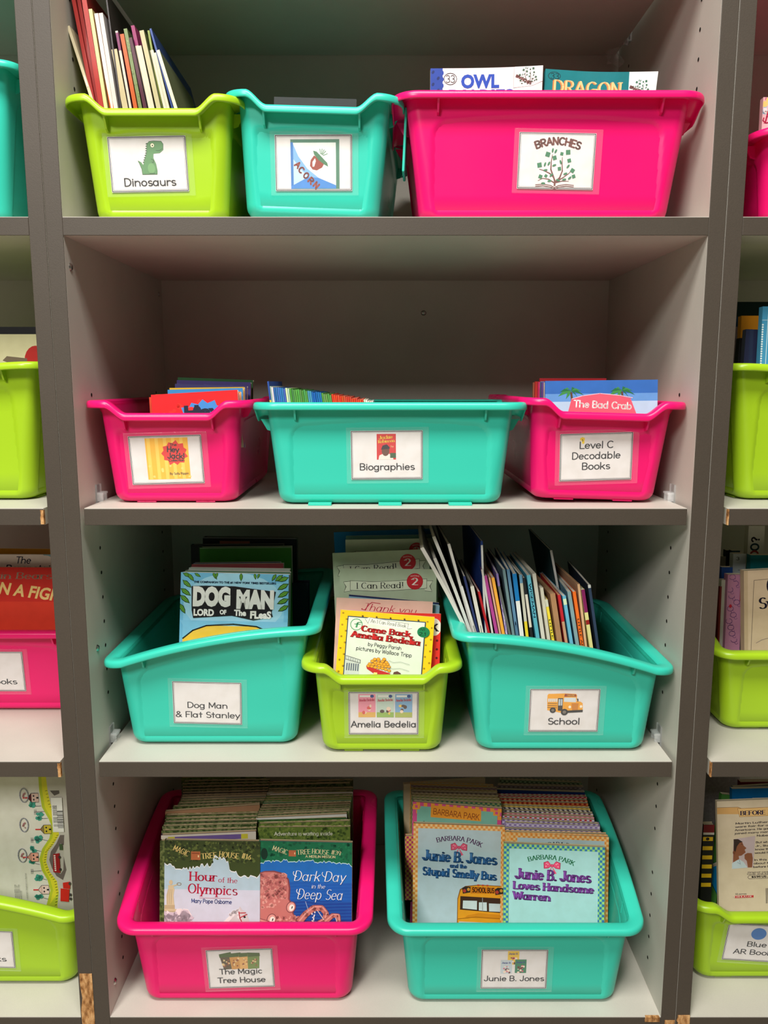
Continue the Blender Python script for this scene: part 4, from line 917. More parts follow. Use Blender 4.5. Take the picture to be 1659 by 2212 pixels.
def badge(c, x, y, r, n): 
    c.ell(x, y, r, r, (172, 30, 40), 28); c.ell(x, y, r*.93, r*.93, (190, 40, 48), 28); c.text(n, x-r*.34, y+r*.42, x+r*.3, r*.84, (236, 226, 216), 'serif', .2); c.text('READING', x-r*.5, y-r*.62, x+r*.5, r*.17, (226, 200, 190), 'sans', 0, arch=.3)
def art_icr(dx, title=None, full=True):
    def f(c):
        c.px(0, 0, 830, 1250); c.rect(0, 0, 830, 1250, SAGE); banner(c, 92, 745, 105, 78, 'I Can Read!' if full else None, 145, 545); badge(c, 645, 105, 70, '2')
        if title: c.text(title, 560, 330, 720, 50, (150, 30, 60), 'serif', .25)
    return f
def art_come(c):
    c.px(375, 780, 1185, 1990); c.rect(375, 780, 1185, 1990, (244, 196, 20))
    for i in range(24):
        for xx, yy in ((392+(i % 2)*34, 800+i*50), (1120+(i % 2)*40, 820+i*50)): c.rect(xx, yy, xx+14, yy+12, (90, 70, 20)); c.rect(xx+4, yy+4, xx+10, yy+9, (244, 196, 20))
    for i in range(5): c.rect(560+i*120, 812, 574+i*120, 824, (90, 70, 20))
    c.rect(440, 826, 1112, 1990, (30, 62, 84)); c.rect(448, 834, 1104, 1990, (214, 222, 204))
    c.poly([(590, 840), (630, 824), (960, 850), (1000, 890), (960, 905), (620, 880)], (226, 230, 216)); c.line([(590, 840), (618, 878), (632, 826), (965, 856), (958, 900), (998, 892)], 2.5, K)
    c.text('An I Can Read Book', 640, 868, 945, 30, K, 'serif', .12, rot=-4)
    c.line(ring(520, 895, 50, 48), 6, (70, 150, 96)); c.text('f', 500, 918, 540, 44, (70, 150, 96), 'hand', .14, slant=.2)
    c.ell(1098, 916, 54, 46, (22, 120, 72), 28); c.text('AR', 1065, 905, 1110, 24, (12, 50, 34), 'hand', .12); c.text('2.1', 1062, 945, 1118, 26, (12, 50, 34), 'hand', .14)
    RD = (196, 34, 34); c.text('Come Back,', 568, 948, 1006, 46, (90, 16, 20), 'serif', .33, rot=-2.6); c.text('Come Back,', 565, 945, 1003, 46, RD, 'serif', .28, rot=-2.6)
    c.text('Amelia Bedelia', 487, 1002, 1076, 48, (90, 16, 20), 'serif', .33, rot=-3.2); c.text('Amelia Bedelia', 484, 999, 1073, 48, RD, 'serif', .28, rot=-3.2)
    c.text('by Peggy Parish', 632, 1068, 918, 30, K, 'hand', .13, rot=-3); c.text('pictures by Wallace Tripp', 534, 1110, 1012, 32, K, 'hand', .13, rot=-3.4)
    c.poly([(450, 1165), (575, 1195), (575, 1330), (450, 1320)], (196, 204, 196)); c.line([(450, 1165), (578, 1195), (578, 1222), (450, 1196)], 4, K)
    for i in range(6): c.line([(455+i*20, 1170+i*5), (455+i*20, 1195+i*5)], 2, K); c.rect(462+i*19, 1228, 472+i*19, 1290, (86, 96, 110))
    R = random.Random(4); c.poly([(630, 1240), (845, 1290), (820, 1310), (700, 1300), (640, 1265)], (190, 44, 44))
    for row, (y, x0, x1) in enumerate(((1252, 650, 830), (1228, 660, 826), (1206, 680, 812), (1186, 700, 800), (1172, 730, 780))):
        n = int((x1-x0)/26)
        for i in range(n+1):
            xx = x0+i*(x1-x0)/n; yy = y+R.uniform(-5, 5)+(xx-740)*.12; c.ell(xx, yy, 17, 14, (120, 70, 20), 9); c.ell(xx, yy, 14.5, 11.5, (236, 160, 44), 9)
    c.poly([(870, 1275), (900, 1265), (930, 1280), (935, 1310), (862, 1310)], (96, 60, 54)); c.rect(700, 1290, 730, 1320, (240, 220, 130))
    for y in (1180, 1235): c.line([(820, y), (860, y+14), (920, y+4), (1000, y+22)], 2, (110, 120, 120))
def art_thank(c):
    c.px(330, 680, 1170, 1930); c.rect(330, 680, 1170, 1930, (226, 186, 168)); c.text('Thank you,', 560, 778, 1044, 62, (176, 20, 60), 'serif', .10, slant=.35, serif=False, rot=-2.5); c.line([(560, 764), (552, 770), (580, 776), (620, 724), (640, 708), (715, 716)], 6, (176, 20, 60))
facing_book('yellow bordered picture reader foremost in the middle lime bin', (736, 1317), (939, 1333), .060, fl, 12, .004, front=(244, 196, 20), page=CR, draw=art_come, nz=1)
def art_redb(c): c.px(0, 0, 120, 190); c.rect(0, 0, 120, 190, (214, 44, 34)); c.ell(112, 17, 9, 11, (230, 224, 206)); c.text('K', 108, 22, 116, 9, K, 'serif', .25); [c.ell(116, 34+i*11, 1.5, 1.5, (90, 14, 14)) for i in range(12)]
facing_book('red reader with black dots peeping out at the right of the yellow one', (748, 1320), (953, 1326), .073, fl, 11, .004, front=(214, 44, 34), page=CR, draw=art_redb)
facing_book('pale pink thank-you reader behind the yellow bordered one', (727, 1291), (935, 1300), .085, fl, 11, .004, front=(226, 186, 168), page=CR, draw=art_thank)
facing_book('light blue reader behind the thank-you one, its right edge showing', (752, 1295), (951, 1308), .097, fl, 10, .004, front=(132, 172, 192), page=CR)
def art_navy(c): c.px(0, 0, 100, 150); c.rect(0, 0, 100, 150, (126, 164, 184)); c.rect(0, 0, 100, 2, (20, 40, 80)); c.text('and the', 64, 14, 82, 7, (150, 30, 60), 'serif', .25)
facing_book('slate blue reader with a navy top edge in the middle lime bin', (754, 1284), (949, 1302), .110, fl, 10, .004, front=(20, 40, 80), page=CR, draw=art_navy)
facing_book('shiny laminated sage reader with the full I Can Read banner', (734, 1228), (943, 1230), .130, fl, 9, .004, front=SAGE, page=CR, draw=art_icr(0), mat='gloss')
facing_book('sage reader set to the left, its banner half hidden, behind the shiny one', (718, 1195), (926, 1186), .148, fl, 8, .004, front=SAGE, page=CR, draw=art_icr(0))
facing_book('pale sage reader second from the back in the middle lime bin', (746, 1166), (951, 1163), .168, fl, 7, .004, front=(184, 196, 166), page=CR, draw=art_icr(0, None, False))
facing_book('green-grey reader nearly hidden near the back of the middle lime bin', (747, 1158), (935, 1155), .182, fl, 6, .004, front=(96, 140, 130), page=CR)
facing_book('bright blue folder at the back of the middle lime bin', (721, 1150), (931, 1142), .200, fl, 5, .003, front=(0, 112, 168), page=(0, 90, 140), name='folder')

# ------------------------------------------------------------ third shelf, School bin
Z = zp(380/1659, 920, 1120); CB[0] = BINS[8]; fl = z3+.0045; CP = (205, 200, 188); BP = (176, 140, 104)
def st(txt, col, y=.12, L=.5, wt=.16):
    def f(c, a, b): c.text(txt, a*.22, b*y, a*.22+b*L, a*.55, col, 'hand', wt, rot=-90)
    return f
def multi(*fs):
    def f(c, a, b):
        for g in fs: g(c, a, b)
    return f
def blk(y0, y1, col): return lambda c, a, b: c.rect(0, b*y0, a, b*y1, col)
def vb(curv): return lambda x, y, z: (x, y+curv*(max(0, z-.09)/.12)**2, z)
SCH = [ # top, base, thickness(zoomed px), depth, spine, page, front, spine print, label, warp
 (110, 365, 372, 1050, 34, .19, (196, 194, 186), CP, (150, 150, 150), None, 'floppy white magazine at the far left of the School bin', vb(.002)),
 (50, 240, 398, 1065, 40, .19, (206, 204, 196), CP, (170, 170, 170), None, 'taller white magazine curling left at the top of the School bin', vb(.005)),
 (140, 150, 425, 1070, 34, .19, (200, 200, 194), CP, (120, 120, 120), None, 'tallest white magazine in the School bin, its pages fanned', vb(.0035)),
 (215, 240, 448, 1075, 30, .18, (214, 212, 204), CP, (90, 90, 90), None, 'white stapled booklet right of the tallest magazine', None),
 (335, 640, 466, 1075, 28, .16, (216, 214, 208), CP, (60, 60, 60), None, 'short white stapled booklet in the School bin, first of a pair', None),
 (362, 545, 492, 1078, 24, .16, (40, 50, 96), CP, (30, 34, 60), None, 'thin navy booklet between two white ones in the School bin', None),
 (435, 640, 528, 1082, 40, .16, (218, 214, 200), CP, (60, 60, 60), None, 'short white stapled booklet in the School bin, second of a pair', None),
 (495, 215, 566, 1082, 22, .20, (206, 206, 202), CP, (24, 52, 120), blk(.0, .02, (30, 60, 130)), 'tall royal blue booklet with pages curled at its top', vb(-.002)),
 (500, 690, 596, 1086, 24, .16, (178, 30, 36), CP, (140, 24, 30), None, 'thin red booklet in the School bin', None),
 (530, 480, 628, 1088, 22, .15, (206, 200, 194), CP, (110, 60, 90), None, 'thin off-white booklet left of the magenta spine', None),
 (560, 540, 670, 1090, 34, .135, (176, 66, 140), CP, (150, 50, 120), None, 'magenta paperback in the School bin', None),
 (600, 560, 702, 1092, 20, .135, (206, 160, 140), CP, (190, 130, 110), None, 'thin salmon booklet right of the magenta paperback', None),
 (632, 560, 732, 1095, 32, .135, (238, 168, 60), CP, (210, 120, 40), None, 'orange and yellow paperback in the School bin', None),
 (672, 520, 762, 1097, 24, .135, (140, 120, 180), CP, (110, 90, 160), st('WAYSIDE', (230, 226, 236)), 'lilac paperback in the School bin', None),
 (690, 640, 792, 1100, 26, .135, (96, 100, 96), CP, (70, 76, 76), None, 'dark grey paperback right of the lilac one', None),
 (735, 480, 826, 1102, 30, .135, (110, 136, 140), CP, (80, 100, 110), None, 'grey-green paperback in the School bin', None),
 (775, 480, 862, 1106, 32, .135, (90, 130, 160), CP, (40, 80, 120), st('CAPTAIN', (20, 36, 60), .3, .6), 'steel blue paperback with dark lettering down its spine', None),
 (835, 520, 905, 1110, 44, .135, (226, 226, 220), CP, (20, 110, 170), multi(blk(0, .16, (20, 116, 180)), blk(.74, 1, (226, 206, 90))), 'white paperback with a bright blue spine top', None),
 (892, 530, 955, 1116, 32, .135, (206, 204, 184), CP, (40, 60, 50), multi(blk(0, .05, (110, 160, 190)), blk(.28, .5, (232, 208, 50))), 'cream paperback with a yellow patch on its spine', None),
 (925, 560, 1000, 1120, 28, .135, (30, 32, 36), CP, (20, 22, 26), multi(blk(.1, .3, (214, 206, 190)), blk(.62, .8, (222, 222, 214))), 'black paperback with white spine lettering', None),
 (968, 535, 1056, 1130, 40, .135, (90, 172, 190), CP, (60, 140, 170), multi(st('WISEMAN', (20, 50, 70), .05, .2), st('MORRIS', (16, 22, 34), .50, .3, .25)), 'light blue paperback with WISEMAN down its spine', None),
 (1020, 520, 1108, 1138, 40, .14, (212, 208, 192), CP, (190, 186, 170), None, 'plain cream paperback right of the light blue one', None),
 (1085, 655, 1158, 1146, 34, .135, (208, 202, 182), CP, (180, 170, 150), None, 'short plain white booklet in the School bin', vb(-.001)),
 (1135, 765, 1200, 1154, 30, .135, (240, 214, 60), CP, (220, 190, 40), multi(blk(0, .05, (210, 210, 190)), st('LITTLE APPLE', (40, 70, 40), .14, .28), st('Oulaida', (60, 60, 40), .5, .2)), 'yellow spined paperback reading LITTLE APPLE', None),
 (1195, 710, 1262, 1166, 56, .12, (172, 128, 90), BP, (150, 110, 80), None, 'thick paperback turned pages out, brown with age', None),
 (1255, 720, 1325, 1174, 30, .12, (196, 150, 116), BP, (180, 40, 40), blk(0, .18, (190, 34, 44)), 'brown paged paperback with a red corner', None),
 (1303, 730, 1375, 1186, 36, .135, (104, 178, 206), CP, (70, 150, 190), multi(blk(.02, .06, (210, 230, 190)), st('THE KIDS IN MS. COLMAN', (20, 60, 90), .34, .5)), 'light blue paperback in the right half of the School bin', None),
 (1350, 690, 1430, 1194, 38, .135, (130, 160, 164), CP, (100, 140, 160), st('Dr. Mercury', (20, 40, 50), .6, .2), 'grey-blue paperback left of the orange spine', None),
 (1398, 690, 1475, 1202, 34, .135, (240, 112, 34), CP, (220, 90, 30), multi(blk(.6, 1, (244, 208, 60)), st('LITTLE APPLE', (60, 50, 30), .18, .26), st("It's", (60, 40, 30), .8, .1)), 'orange spined paperback with a yellow foot', None),
 (1440, 620, 1510, 1208, 26, .13, (214, 172, 130), BP, (180, 140, 110), None, 'tan paperback right of the orange spine', None),
 (1480, 670, 1560, 1216, 38, .135, (220, 212, 140), CP, (190, 180, 100), multi(blk(0, .15, (130, 30, 90)), blk(.2, .23, (150, 30, 30))), 'pale yellow paperback with a plum coloured spine top', None),
 (1540, 625, 1625, 1225, 30, .135, (44, 60, 84), CP, (30, 40, 60), blk(0, .02, (206, 206, 200)), 'dark navy paperback at the far right of the School bin', None)]
R0 = random.Random(9)
for tx, ty, bx, by, th, dep, sp, pg, fr, sd, lb, wp in SCH:
    spine_book(lb, Z(tx+th*.0, ty), Z(bx, by), .052+R0.uniform(-.004, .004), fl, dep, th*.000116, front=fr, spine=sp, page=pg, spine_draw=sd, warp=wp, nz=8 if wp else 1,
               name='magazine' if 'magazine' in lb else 'paperback_book', staples=('stapled' in lb), yaw=R0.uniform(-2, 2))
spine_book('dark teal cover flopped open above the School bin books', Z(1180, 300), Z(1290, 900), .10, fl, .16, .003, front=(24, 60, 66), spine=(180, 180, 176), page=CP, name='magazine')

# ------------------------------------------------------------ bottom shelf, pink bin: two rows of green topped paperbacks
CB[0] = BINS[9]; fl = z4+.0045; V = zp(480/1659, 320, 1660); PG = (196, 178, 142)
GD, GL2 = (58, 74, 34), (110, 124, 70)
def art_hour(c):
    c.px(110, 530, 835, 1560); c.rect(110, 530, 835, 1560, (176, 204, 214)); c.rect(110, 900, 835, 1560, (204, 210, 222))
    top = lambda f: 700+75*f+(-60 if .5 < f < .68 else 0)+30*math.sin(f*9)
    c.ragged(110, 835, 530, lambda f: top(f)+7, 16, (232, 238, 236), 12, 60); c.ragged(110, 835, 530, top, 16, GD, 12, 60); c.blobs(115, 535, 830, 690, 130, 6, 18, [(92, 108, 52), (46, 60, 30)], 4)
    YL = (236, 214, 130); c.text('MAGIC', 176, 606, 300, 42, (30, 40, 20), 'serif', .15, rot=-24); c.text('MAGIC', 174, 602, 298, 42, YL, 'serif', .15, rot=-24); c.rect(312, 612, 382, 676, (176, 104, 62)); c.rect(318, 622, 376, 630, (130, 70, 40)); c.rect(364, 640, 372, 656, (240, 220, 160))
    c.text('TREE', 392, 668, 508, 40, YL, 'serif', .15, rot=6); c.text('HOUSE', 524, 648, 672, 40, YL, 'serif', .15, rot=-6); c.text('#16', 694, 656, 762, 38, YL, 'serif', .15, rot=-12)
    RD = (186, 28, 62); c.text('Hour', 302, 832, 506, 66, RD, 'serif', .17, rot=-1); c.text('of the', 520, 842, 662, 38, RD, 'serif', .13, rot=-2); c.text('Olympics', 290, 926, 660, 70, RD, 'serif', .16, rot=-2)
    c.rect(376, 962, 620, 965, (190, 100, 110)); c.text('Mary Pope Osborne', 316, 1000, 620, 30, (50, 66, 130), 'hand', .16, rot=-1)
    ST, SD2 = (206, 190, 150), (160, 144, 112)
    c.poly([(102, 1050), (204, 1050), (204, 1095), (100, 1095)], ST); c.rect(112, 1020, 190, 1050, (186, 168, 130)); c.rect(102, 1066, 204, 1070, SD2); c.rect(102, 1084, 204, 1087, SD2)
    c.poly([(128, 1020), (126, 950), (140, 895), (140, 870), (176, 868), (188, 900), (180, 950), (188, 1020)], ST); c.ell(160, 848, 14, 18, ST); c.poly([(178, 880), (210, 868), (216, 856), (208, 862), (176, 868)], ST); c.line(ring(222, 860, 16, 10), 4, SD2)
    for x in (140, 154, 168): c.line([(x, 900), (x-6, 1015)], 3, SD2)
    c.blobs(90, 1090, 300, 1200, 26, 26, 60, [(226, 206, 208), (236, 222, 222), (206, 190, 200)], 6)
    HC = (206, 200, 200); c.poly([(560, 1215), (580, 1150), (610, 1100), (668, 1056), (684, 1020), (700, 1046), (726, 1060), (748, 1110), (776, 1190), (780, 1240), (560, 1240)], HC); c.poly([(668, 1056), (610, 1090), (560, 1140), (540, 1190), (520, 1230), (560, 1220), (590, 1150), (640, 1096)], (232, 228, 226))
    c.blobs(600, 1040, 700, 1110, 14, 10, 22, [(226, 222, 222)], 3); c.ell(720, 1102, 9, 8, (40, 34, 36))
    for l in ([(676, 1060), (684, 1110), (716, 1172)], [(684, 1108), (740, 1080)], [(710, 1160), (756, 1150)], [(676, 1072), (730, 1070)]): c.line(l, 7, (176, 40, 50))
def art_dark(c):
    c.px(826, 520, 1524, 1520); c.rect(826, 520, 1524, 1520, (32, 110, 190)); c.rect(826, 820, 1524, 1520, (30, 92, 176)); c.rect(826, 960, 1524, 1520, (28, 70, 150)); c.rect(826, 1100, 1524, 1520, (30, 50, 120))
    for i in range(16): c.line([(1060, 800+i*24), (1180, 790+i*24), (1300, 806+i*24), (1524, 794+i*24)], 3, (44, 110, 190))
    top = lambda f: 680-22*math.sin(f*3.3)
    c.ragged(826, 1524, 520, lambda f: top(f)+6, 13, (190, 226, 230), 13, 60); c.ragged(826, 1524, 520, top, 13, (20, 110, 72), 13, 60); c.blobs(830, 525, 1520, 650, 60, 8, 22, [(28, 122, 80), (14, 92, 62)], 7); c.ell(866, 616, 26, 44, (10, 50, 36))
    YL = (234, 222, 170); c.text('MAGIC', 926, 585, 1040, 36, YL, 'serif', .14, rot=-17); c.rect(1050, 584, 1104, 630, (178, 100, 64)); c.rect(1092, 600, 1098, 614, (240, 220, 160)); c.text('TREE', 1112, 616, 1214, 34, YL, 'serif', .14, rot=5); c.text('HOUSE', 1224, 604, 1350, 34, YL, 'serif', .14, rot=-4); c.text('#39', 1368, 606, 1438, 30, YL, 'serif', .14, rot=-6)
    c.text('A MERLIN MISSION', 1176, 636, 1398, 18, YL, 'hand', .14)
    O1, O2, O3 = (196, 118, 110), (222, 156, 144), (130, 70, 74)
    c.poly([(826, 760), (870, 744), (940, 740), (1010, 756), (1052, 800), (1064, 870), (1060, 950), (1082, 1000), (1090, 1060), (1130, 1110), (1160, 1150), (1524, 1190), (1524, 1300), (826, 1300)], O3)
    c.poly([(826, 768), (870, 752), (940, 750), (1004, 766), (1042, 806), (1052, 870), (1048, 950), (1074, 1005), (1080, 1060), (1122, 1114), (1156, 1160), (1524, 1200), (1524, 1300), (826, 1300)], O1)
    c.blobs(840, 765, 1030, 950, 60, 8, 24, [O2, (206, 134, 124), (180, 104, 100)], 9); c.blobs(960, 1080, 1150, 1180, 40, 8, 20, [O2, (180, 104, 100)], 10); c.blobs(850, 960, 1000, 1020, 12, 10, 20, [O2], 11)
    for x, y in ((1070, 1010), (925, 1105)): c.ell(x, y, 36, 44, O3, 18, 20); c.ell(x, y, 30, 38, O2, 18, 20); c.ell(x+4, y+4, 19, 26, (240, 232, 220), 16, 20); c.ell(x+8, y+2, 4, 12, K, 10, 20)
    def tent(pts, w0, w1): c.line(pts, w0+8, O3, w1+6); c.line(pts, w0, O1, w1); c.line([(x+3, y-w0*.22) for x, y in pts], w0*.25, O2, w1*.25)
    tent([(1130, 1120), (1180, 1060), (1240, 1012), (1300, 1010), (1334, 1050), (1322, 1100), (1270, 1130), (1190, 1130)], 44, 30); tent([(1240, 1160), (1320, 1120), (1380, 1064), (1424, 1064), (1430, 1110), (1410, 1150)], 36, 20); tent([(826, 1120), (900, 1140), (960, 1180)], 40, 40)
    tent([(1120, 1190), (1260, 1160), (1400, 1180), (1500, 1200)], 46, 40); tent([(826, 1180), (900, 1170), (980, 1190)], 26, 26)
    R = random.Random(2)
    for i in range(26): c.ell(1236+R.uniform(-10, 14), 1040+i*6, 5, 5, (236, 226, 224), 7)
    for i in range(10): c.ell(1270+i*5, 1030+i*7, 4, 4, (226, 210, 210), 7); c.ell(1416-abs(i-5)*2, 1080+i*7, 4, 4, (226, 200, 200), 7)
    for i in range(8): c.ell(1180+i*3, 966+i*9, 3, 3, (210, 226, 240), 6)
    W_ = (240, 244, 248); c.text('Dark Day', 1090, 808, 1470, 74, W_, 'serif', .10, slant=.22, serif=False); c.text('in the', 1222, 862, 1322, 32, W_, 'serif', .12, slant=.2, serif=False); c.text('Deep Sea', 1116, 944, 1450, 76, W_, 'serif', .10, slant=.22, serif=False)
    for l in (arc(1120, 752, 34, 26, 100, 210), arc(1336, 752, 34, 26, 100, 210), arc(1146, 884, 34, 26, 100, 210)): c.line(l, 5, W_)
def art_adv(txt='Adventure is waiting inside'):
    def f(c): c.px(0, 0, 700, 1000); c.rect(0, 0, 700, 1000, (96, 118, 46)); c.blobs(5, 5, 695, 150, 120, 6, 18, [(118, 138, 60), (70, 92, 36)], 5); c.text(txt, 125, 62, 565, 27, (236, 236, 214), 'hand', .15)
    return f
mg_left = [(120, 838, 535, 545), (84, 800, 540, 560), (104, 800, 500, 470), (104, 802, 465, 446), (110, 806, 432, 412), (125, 812, 402, 384), (130, 815, 378, 360), (132, 820, 352, 334), (140, 826, 322, 272), (190, 828, 286, 262), (228, 868, 264, 240), (240, 874, 244, 222), (248, 880, 226, 205), (252, 886, 206, 188), (255, 890, 186, 170), (255, 894, 166, 150), (255, 898, 144, 128), (252, 902, 120, 106), (268, 906, 98, 86), (252, 872, 72, 52)]
tones = [(GD, GL2), (GD, GL2), ((120, 96, 150), (120, 96, 150)), (GD, GL2), (GD, (130, 136, 90)), ((60, 70, 40), (90, 104, 60)), (GD, GL2), (GD, GL2), ((176, 132, 96), (186, 144, 106)), (GD, GL2), ((70, 80, 44), (120, 126, 84)), (GD, GL2), ((110, 108, 92), (140, 134, 112)), ((96, 84, 60), (140, 118, 90)), ((30, 26, 28), (70, 60, 50)), (GD, GL2), ((60, 66, 36), (100, 104, 60)), (GD, GL2), (GD, GL2), (GD, GL2)]
def stack(rows, tones_, ztop, side, binname, draws, mats, th=.0078, lean0=9, lean1=4, kind='green topped', page=PG, zj=None, names=None):
    n = len(rows)
    for i, (x0, x1, ya, yb) in enumerate(rows):
        f = i/(n-1); zt = ztop+(zj or {}).get(i, 0)
        a = V2(x0, ya); b = V2(x1, yb); pa = atz(a[0], a[1], zt); pb = atz(b[0], b[1], zt)
        Y = (pa.y+pb.y)/2; dy = max(-.012, min(.012, (pb.y-pa.y)*.5)); ym = (a[1]+b[1])/2
        tl = at(a[0], ym, Y); tr = at(b[0], ym, Y); tl.y = Y-dy; tr.y = Y+dy
        lean = math.radians(lean0+(lean1-lean0)*f); h = (zt-fl-.0015-th*math.sin(lean))/math.cos(lean)
        t1, t2 = tones_[i % len(tones_)]
        lb = (names or {}).get(i) or '%s paperback, %s from the front in the %s row of the %s' % (kind if not isinstance(kind, list) else kind[i % len(kind)], ORD[i], side, binname)
        root_, s_ = CB[0]; hf = (s_.hx+s_.bx)/2-.003; c0 = root_.matrix_world.translation.x; tl.x = max(tl.x, c0-hf); tr.x = min(tr.x, c0+hf)
        mw_ = front_mw(tl, tr, lean, h); w_ = (tr-tl).length; h = shorten((tl+tr)/2, mw_.col[2].xyz, h, [mw_.col[0].xyz*(w_/2), mw_.col[0].xyz*(-w_/2)])
        book(lb, (tr-tl).length, h, th*random.Random(i*3+len(side)).uniform(.82, 1.05), front_mw(tl, tr, lean, h), front=t1, front2=t2, page=page, mat=mats.get(i, mats[-1]), draw=draws.get(i), group=None if (names or {}).get(i) else 'paperbacks in the '+side+' row of the '+binname)
V2 = V
def art_purp(c): c.px(0, 0, 700, 1000); c.rect(0, 0, 700, 1000, (214, 206, 190)); c.rect(50, 14, 640, 50, (112, 90, 150)); c.rect(50, 14, 100, 50, (206, 196, 60)); c.rect(590, 14, 640, 50, (206, 196, 60))
stack(mg_left, tones, .5735, 'left', 'bottom pink bin', {0: art_hour, 2: art_purp, 19: art_adv()}, {-1: 'foliage', 0: 'print', 2: 'print', 8: 'print', 12: 'print'}, zj={1: -.004, 8: .002, 19: .002},
      names={0: 'white paperback reading Hour of the Olympics, front left in the bottom pink bin', 2: 'paperback with a purple and yellow band in the left row, bottom pink bin', 8: 'tan backed paperback rising slightly in the left row, bottom pink bin', 19: 'green paperback at the very back left of the bottom pink bin'})
mg_right = [(826, 1524, 540, 556), (820, 1508, 440, 436), (828, 1508, 412, 392), (815, 1478, 384, 366), (812, 1482, 372, 340), (815, 1500, 350, 318), (822, 1505, 330, 298), (832, 1508, 312, 282), (842, 1510, 294, 268), (852, 1512, 276, 252), (862, 1516, 258, 236), (870, 1520, 240, 222), (878, 1524, 224, 206), (884, 1526, 206, 190), (888, 1528, 190, 176), (894, 1530, 174, 162), (898, 1530, 158, 148), (905, 1508, 126, 112), (905, 1530, 108, 88)]
tones_r = [((20, 110, 72), (28, 122, 80)), ((96, 118, 46), (110, 130, 56)), ((80, 96, 44), (118, 138, 60)), ((50, 84, 40), (60, 100, 46)), ((206, 206, 200), (214, 214, 206)), (GD, GL2), ((96, 100, 70), (120, 124, 90)), (GD, GL2), (GD, (110, 110, 70)), ((90, 76, 50), (130, 110, 76))]
stack(mg_right, tones_r, .5735, 'right', 'bottom pink bin', {0: art_dark, 1: art_adv()}, {-1: 'foliage', 0: 'print', 4: 'print'}, zj={3: -.002},
      names={0: 'blue octopus paperback reading Dark Day in the Deep Sea, bottom pink bin', 1: 'green paperback reading Adventure is waiting inside, behind the octopus one', 4: 'white covered paperback among the green ones, right row, bottom pink bin'})

# ------------------------------------------------------------ bottom shelf, teal bin: checked paperbacks
V2 = zp(480/1659, 850, 1660); CB[0] = BINS[10]
OR, OR2 = (236, 150, 66), (244, 196, 130)
def frame(c, x0, y0, x1, y1, t, ca, cb, n, m): c.checks(x0, y0, x1, y1, n, m, ca, cb)
def bow(c, x, y, s):
    pk, dk = (232, 80, 120), (170, 30, 70)
    for sg in (-1, 1):
        c.poly([(x, y), (x+sg*30*s, y-34*s), (x+sg*62*s, y-22*s), (x+sg*60*s, y+24*s), (x+sg*26*s, y+20*s)], dk); c.poly([(x, y), (x+sg*30*s, y-29*s), (x+sg*57*s, y-19*s), (x+sg*55*s, y+20*s), (x+sg*26*s, y+15*s)], pk)
        c.poly([(x, y+4*s), (x+sg*34*s, y+56*s), (x+sg*16*s, y+60*s)], pk)
        for a, b in ((30, -10), (44, 6), (40, -16)): c.ell(x+sg*a*s, y+b*s, 4*s, 4*s, (246, 190, 200), 7)
    c.ell(x, y, 11*s, 12*s, dk); c.ell(x, y, 8*s, 9*s, pk)
def fat(c, t, x0, y, x1, cap, col, dk, rot=-1): c.text(t, x0+3, y+4, x1+3, cap, dk, 'serif', .33, rot=rot); c.text(t, x0, y, x1, cap, col, 'serif', .25, rot=rot)
def art_j1(c):
    c.px(148, 415, 828, 1400); frame(c, 148, 415, 828, 1400, 0, OR, (246, 204, 140), 38, 54); c.rect(184, 448, 800, 1400, (190, 208, 216));
    c.text('BARBARA PARK', 330, 520, 654, 34, (84, 44, 96), 'serif', .2, arch=.36, rot=-4); bow(c, 490, 580, 1.0)
    B1, B2 = (56, 108, 170), (30, 60, 110); fat(c, 'Junie B. Jones', 222, 680, 764, 72, B1, B2, -1.5); fat(c, 'and the', 424, 728, 546, 26, B1, B2); fat(c, 'Stupid Smelly Bus', 220, 790, 764, 56, B1, B2, -2)
    Y_ = (240, 160, 36); c.poly([(480, 1210), (482, 960), (500, 890), (540, 864), (640, 850), (800, 852), (800, 1400), (480, 1400)], (150, 90, 20)); c.poly([(486, 1210), (488, 962), (506, 896), (544, 870), (640, 856), (800, 858), (800, 1400), (486, 1400)], Y_)
    c.poly([(584, 868), (760, 866), (764, 912), (580, 918)], (214, 120, 20)); c.text('SCHOOL BUS', 592, 906, 752, 34, (50, 26, 14), 'hand', .2)
    for x in (548, 790): c.poly([(x-32, 880), (x-10, 866), (x+32, 868), (x+30, 910), (x-26, 922)], (60, 40, 36)); c.ell(x-14, 900, 12, 13, (190, 60, 50)); c.ell(x+16, 888, 11, 12, (214, 150, 60))
    for x in (636, 670, 704): c.rect(x-7, 848, x+7, 860, (200, 70, 40))
    c.poly([(504, 940), (800, 944), (800, 1052), (502, 1040)], (70, 40, 30)); c.poly([(524, 972), (628, 970), (628, 1036), (522, 1030)], (216, 226, 228)); c.poly([(642, 980), (700, 978), (702, 1042), (642, 1040)], (216, 226, 228)); c.poly([(716, 985), (800, 985), (800, 1044), (718, 1044)], (206, 218, 222)); c.line([(668, 945), (670, 1044)], 5, (150, 150, 150))
    c.poly([(560, 1080), (640, 1060), (800, 1066), (800, 1100), (540, 1096)], (220, 138, 28)); c.line([(486, 1110), (620, 1090), (800, 1094)], 4, (150, 90, 20)); c.rect(496, 1128, 800, 1400, (206, 206, 204)); c.rect(556, 1144, 796, 1400, (60, 50, 60))
    for j in range(6):
        for i in range(4): c.rect(560+i*60, 1150+j*20, 612+i*60, 1163+j*20, (232, 232, 230))
    c.ell(526, 1172, 20, 22, (170, 176, 176)); c.ell(526, 1172, 14, 16, (226, 230, 228)); c.blobs(180, 1180, 240, 1230, 8, 12, 26, [(120, 150, 70), (146, 170, 90)], 3); c.blobs(400, 1190, 470, 1230, 6, 10, 20, [(120, 150, 70)], 4)
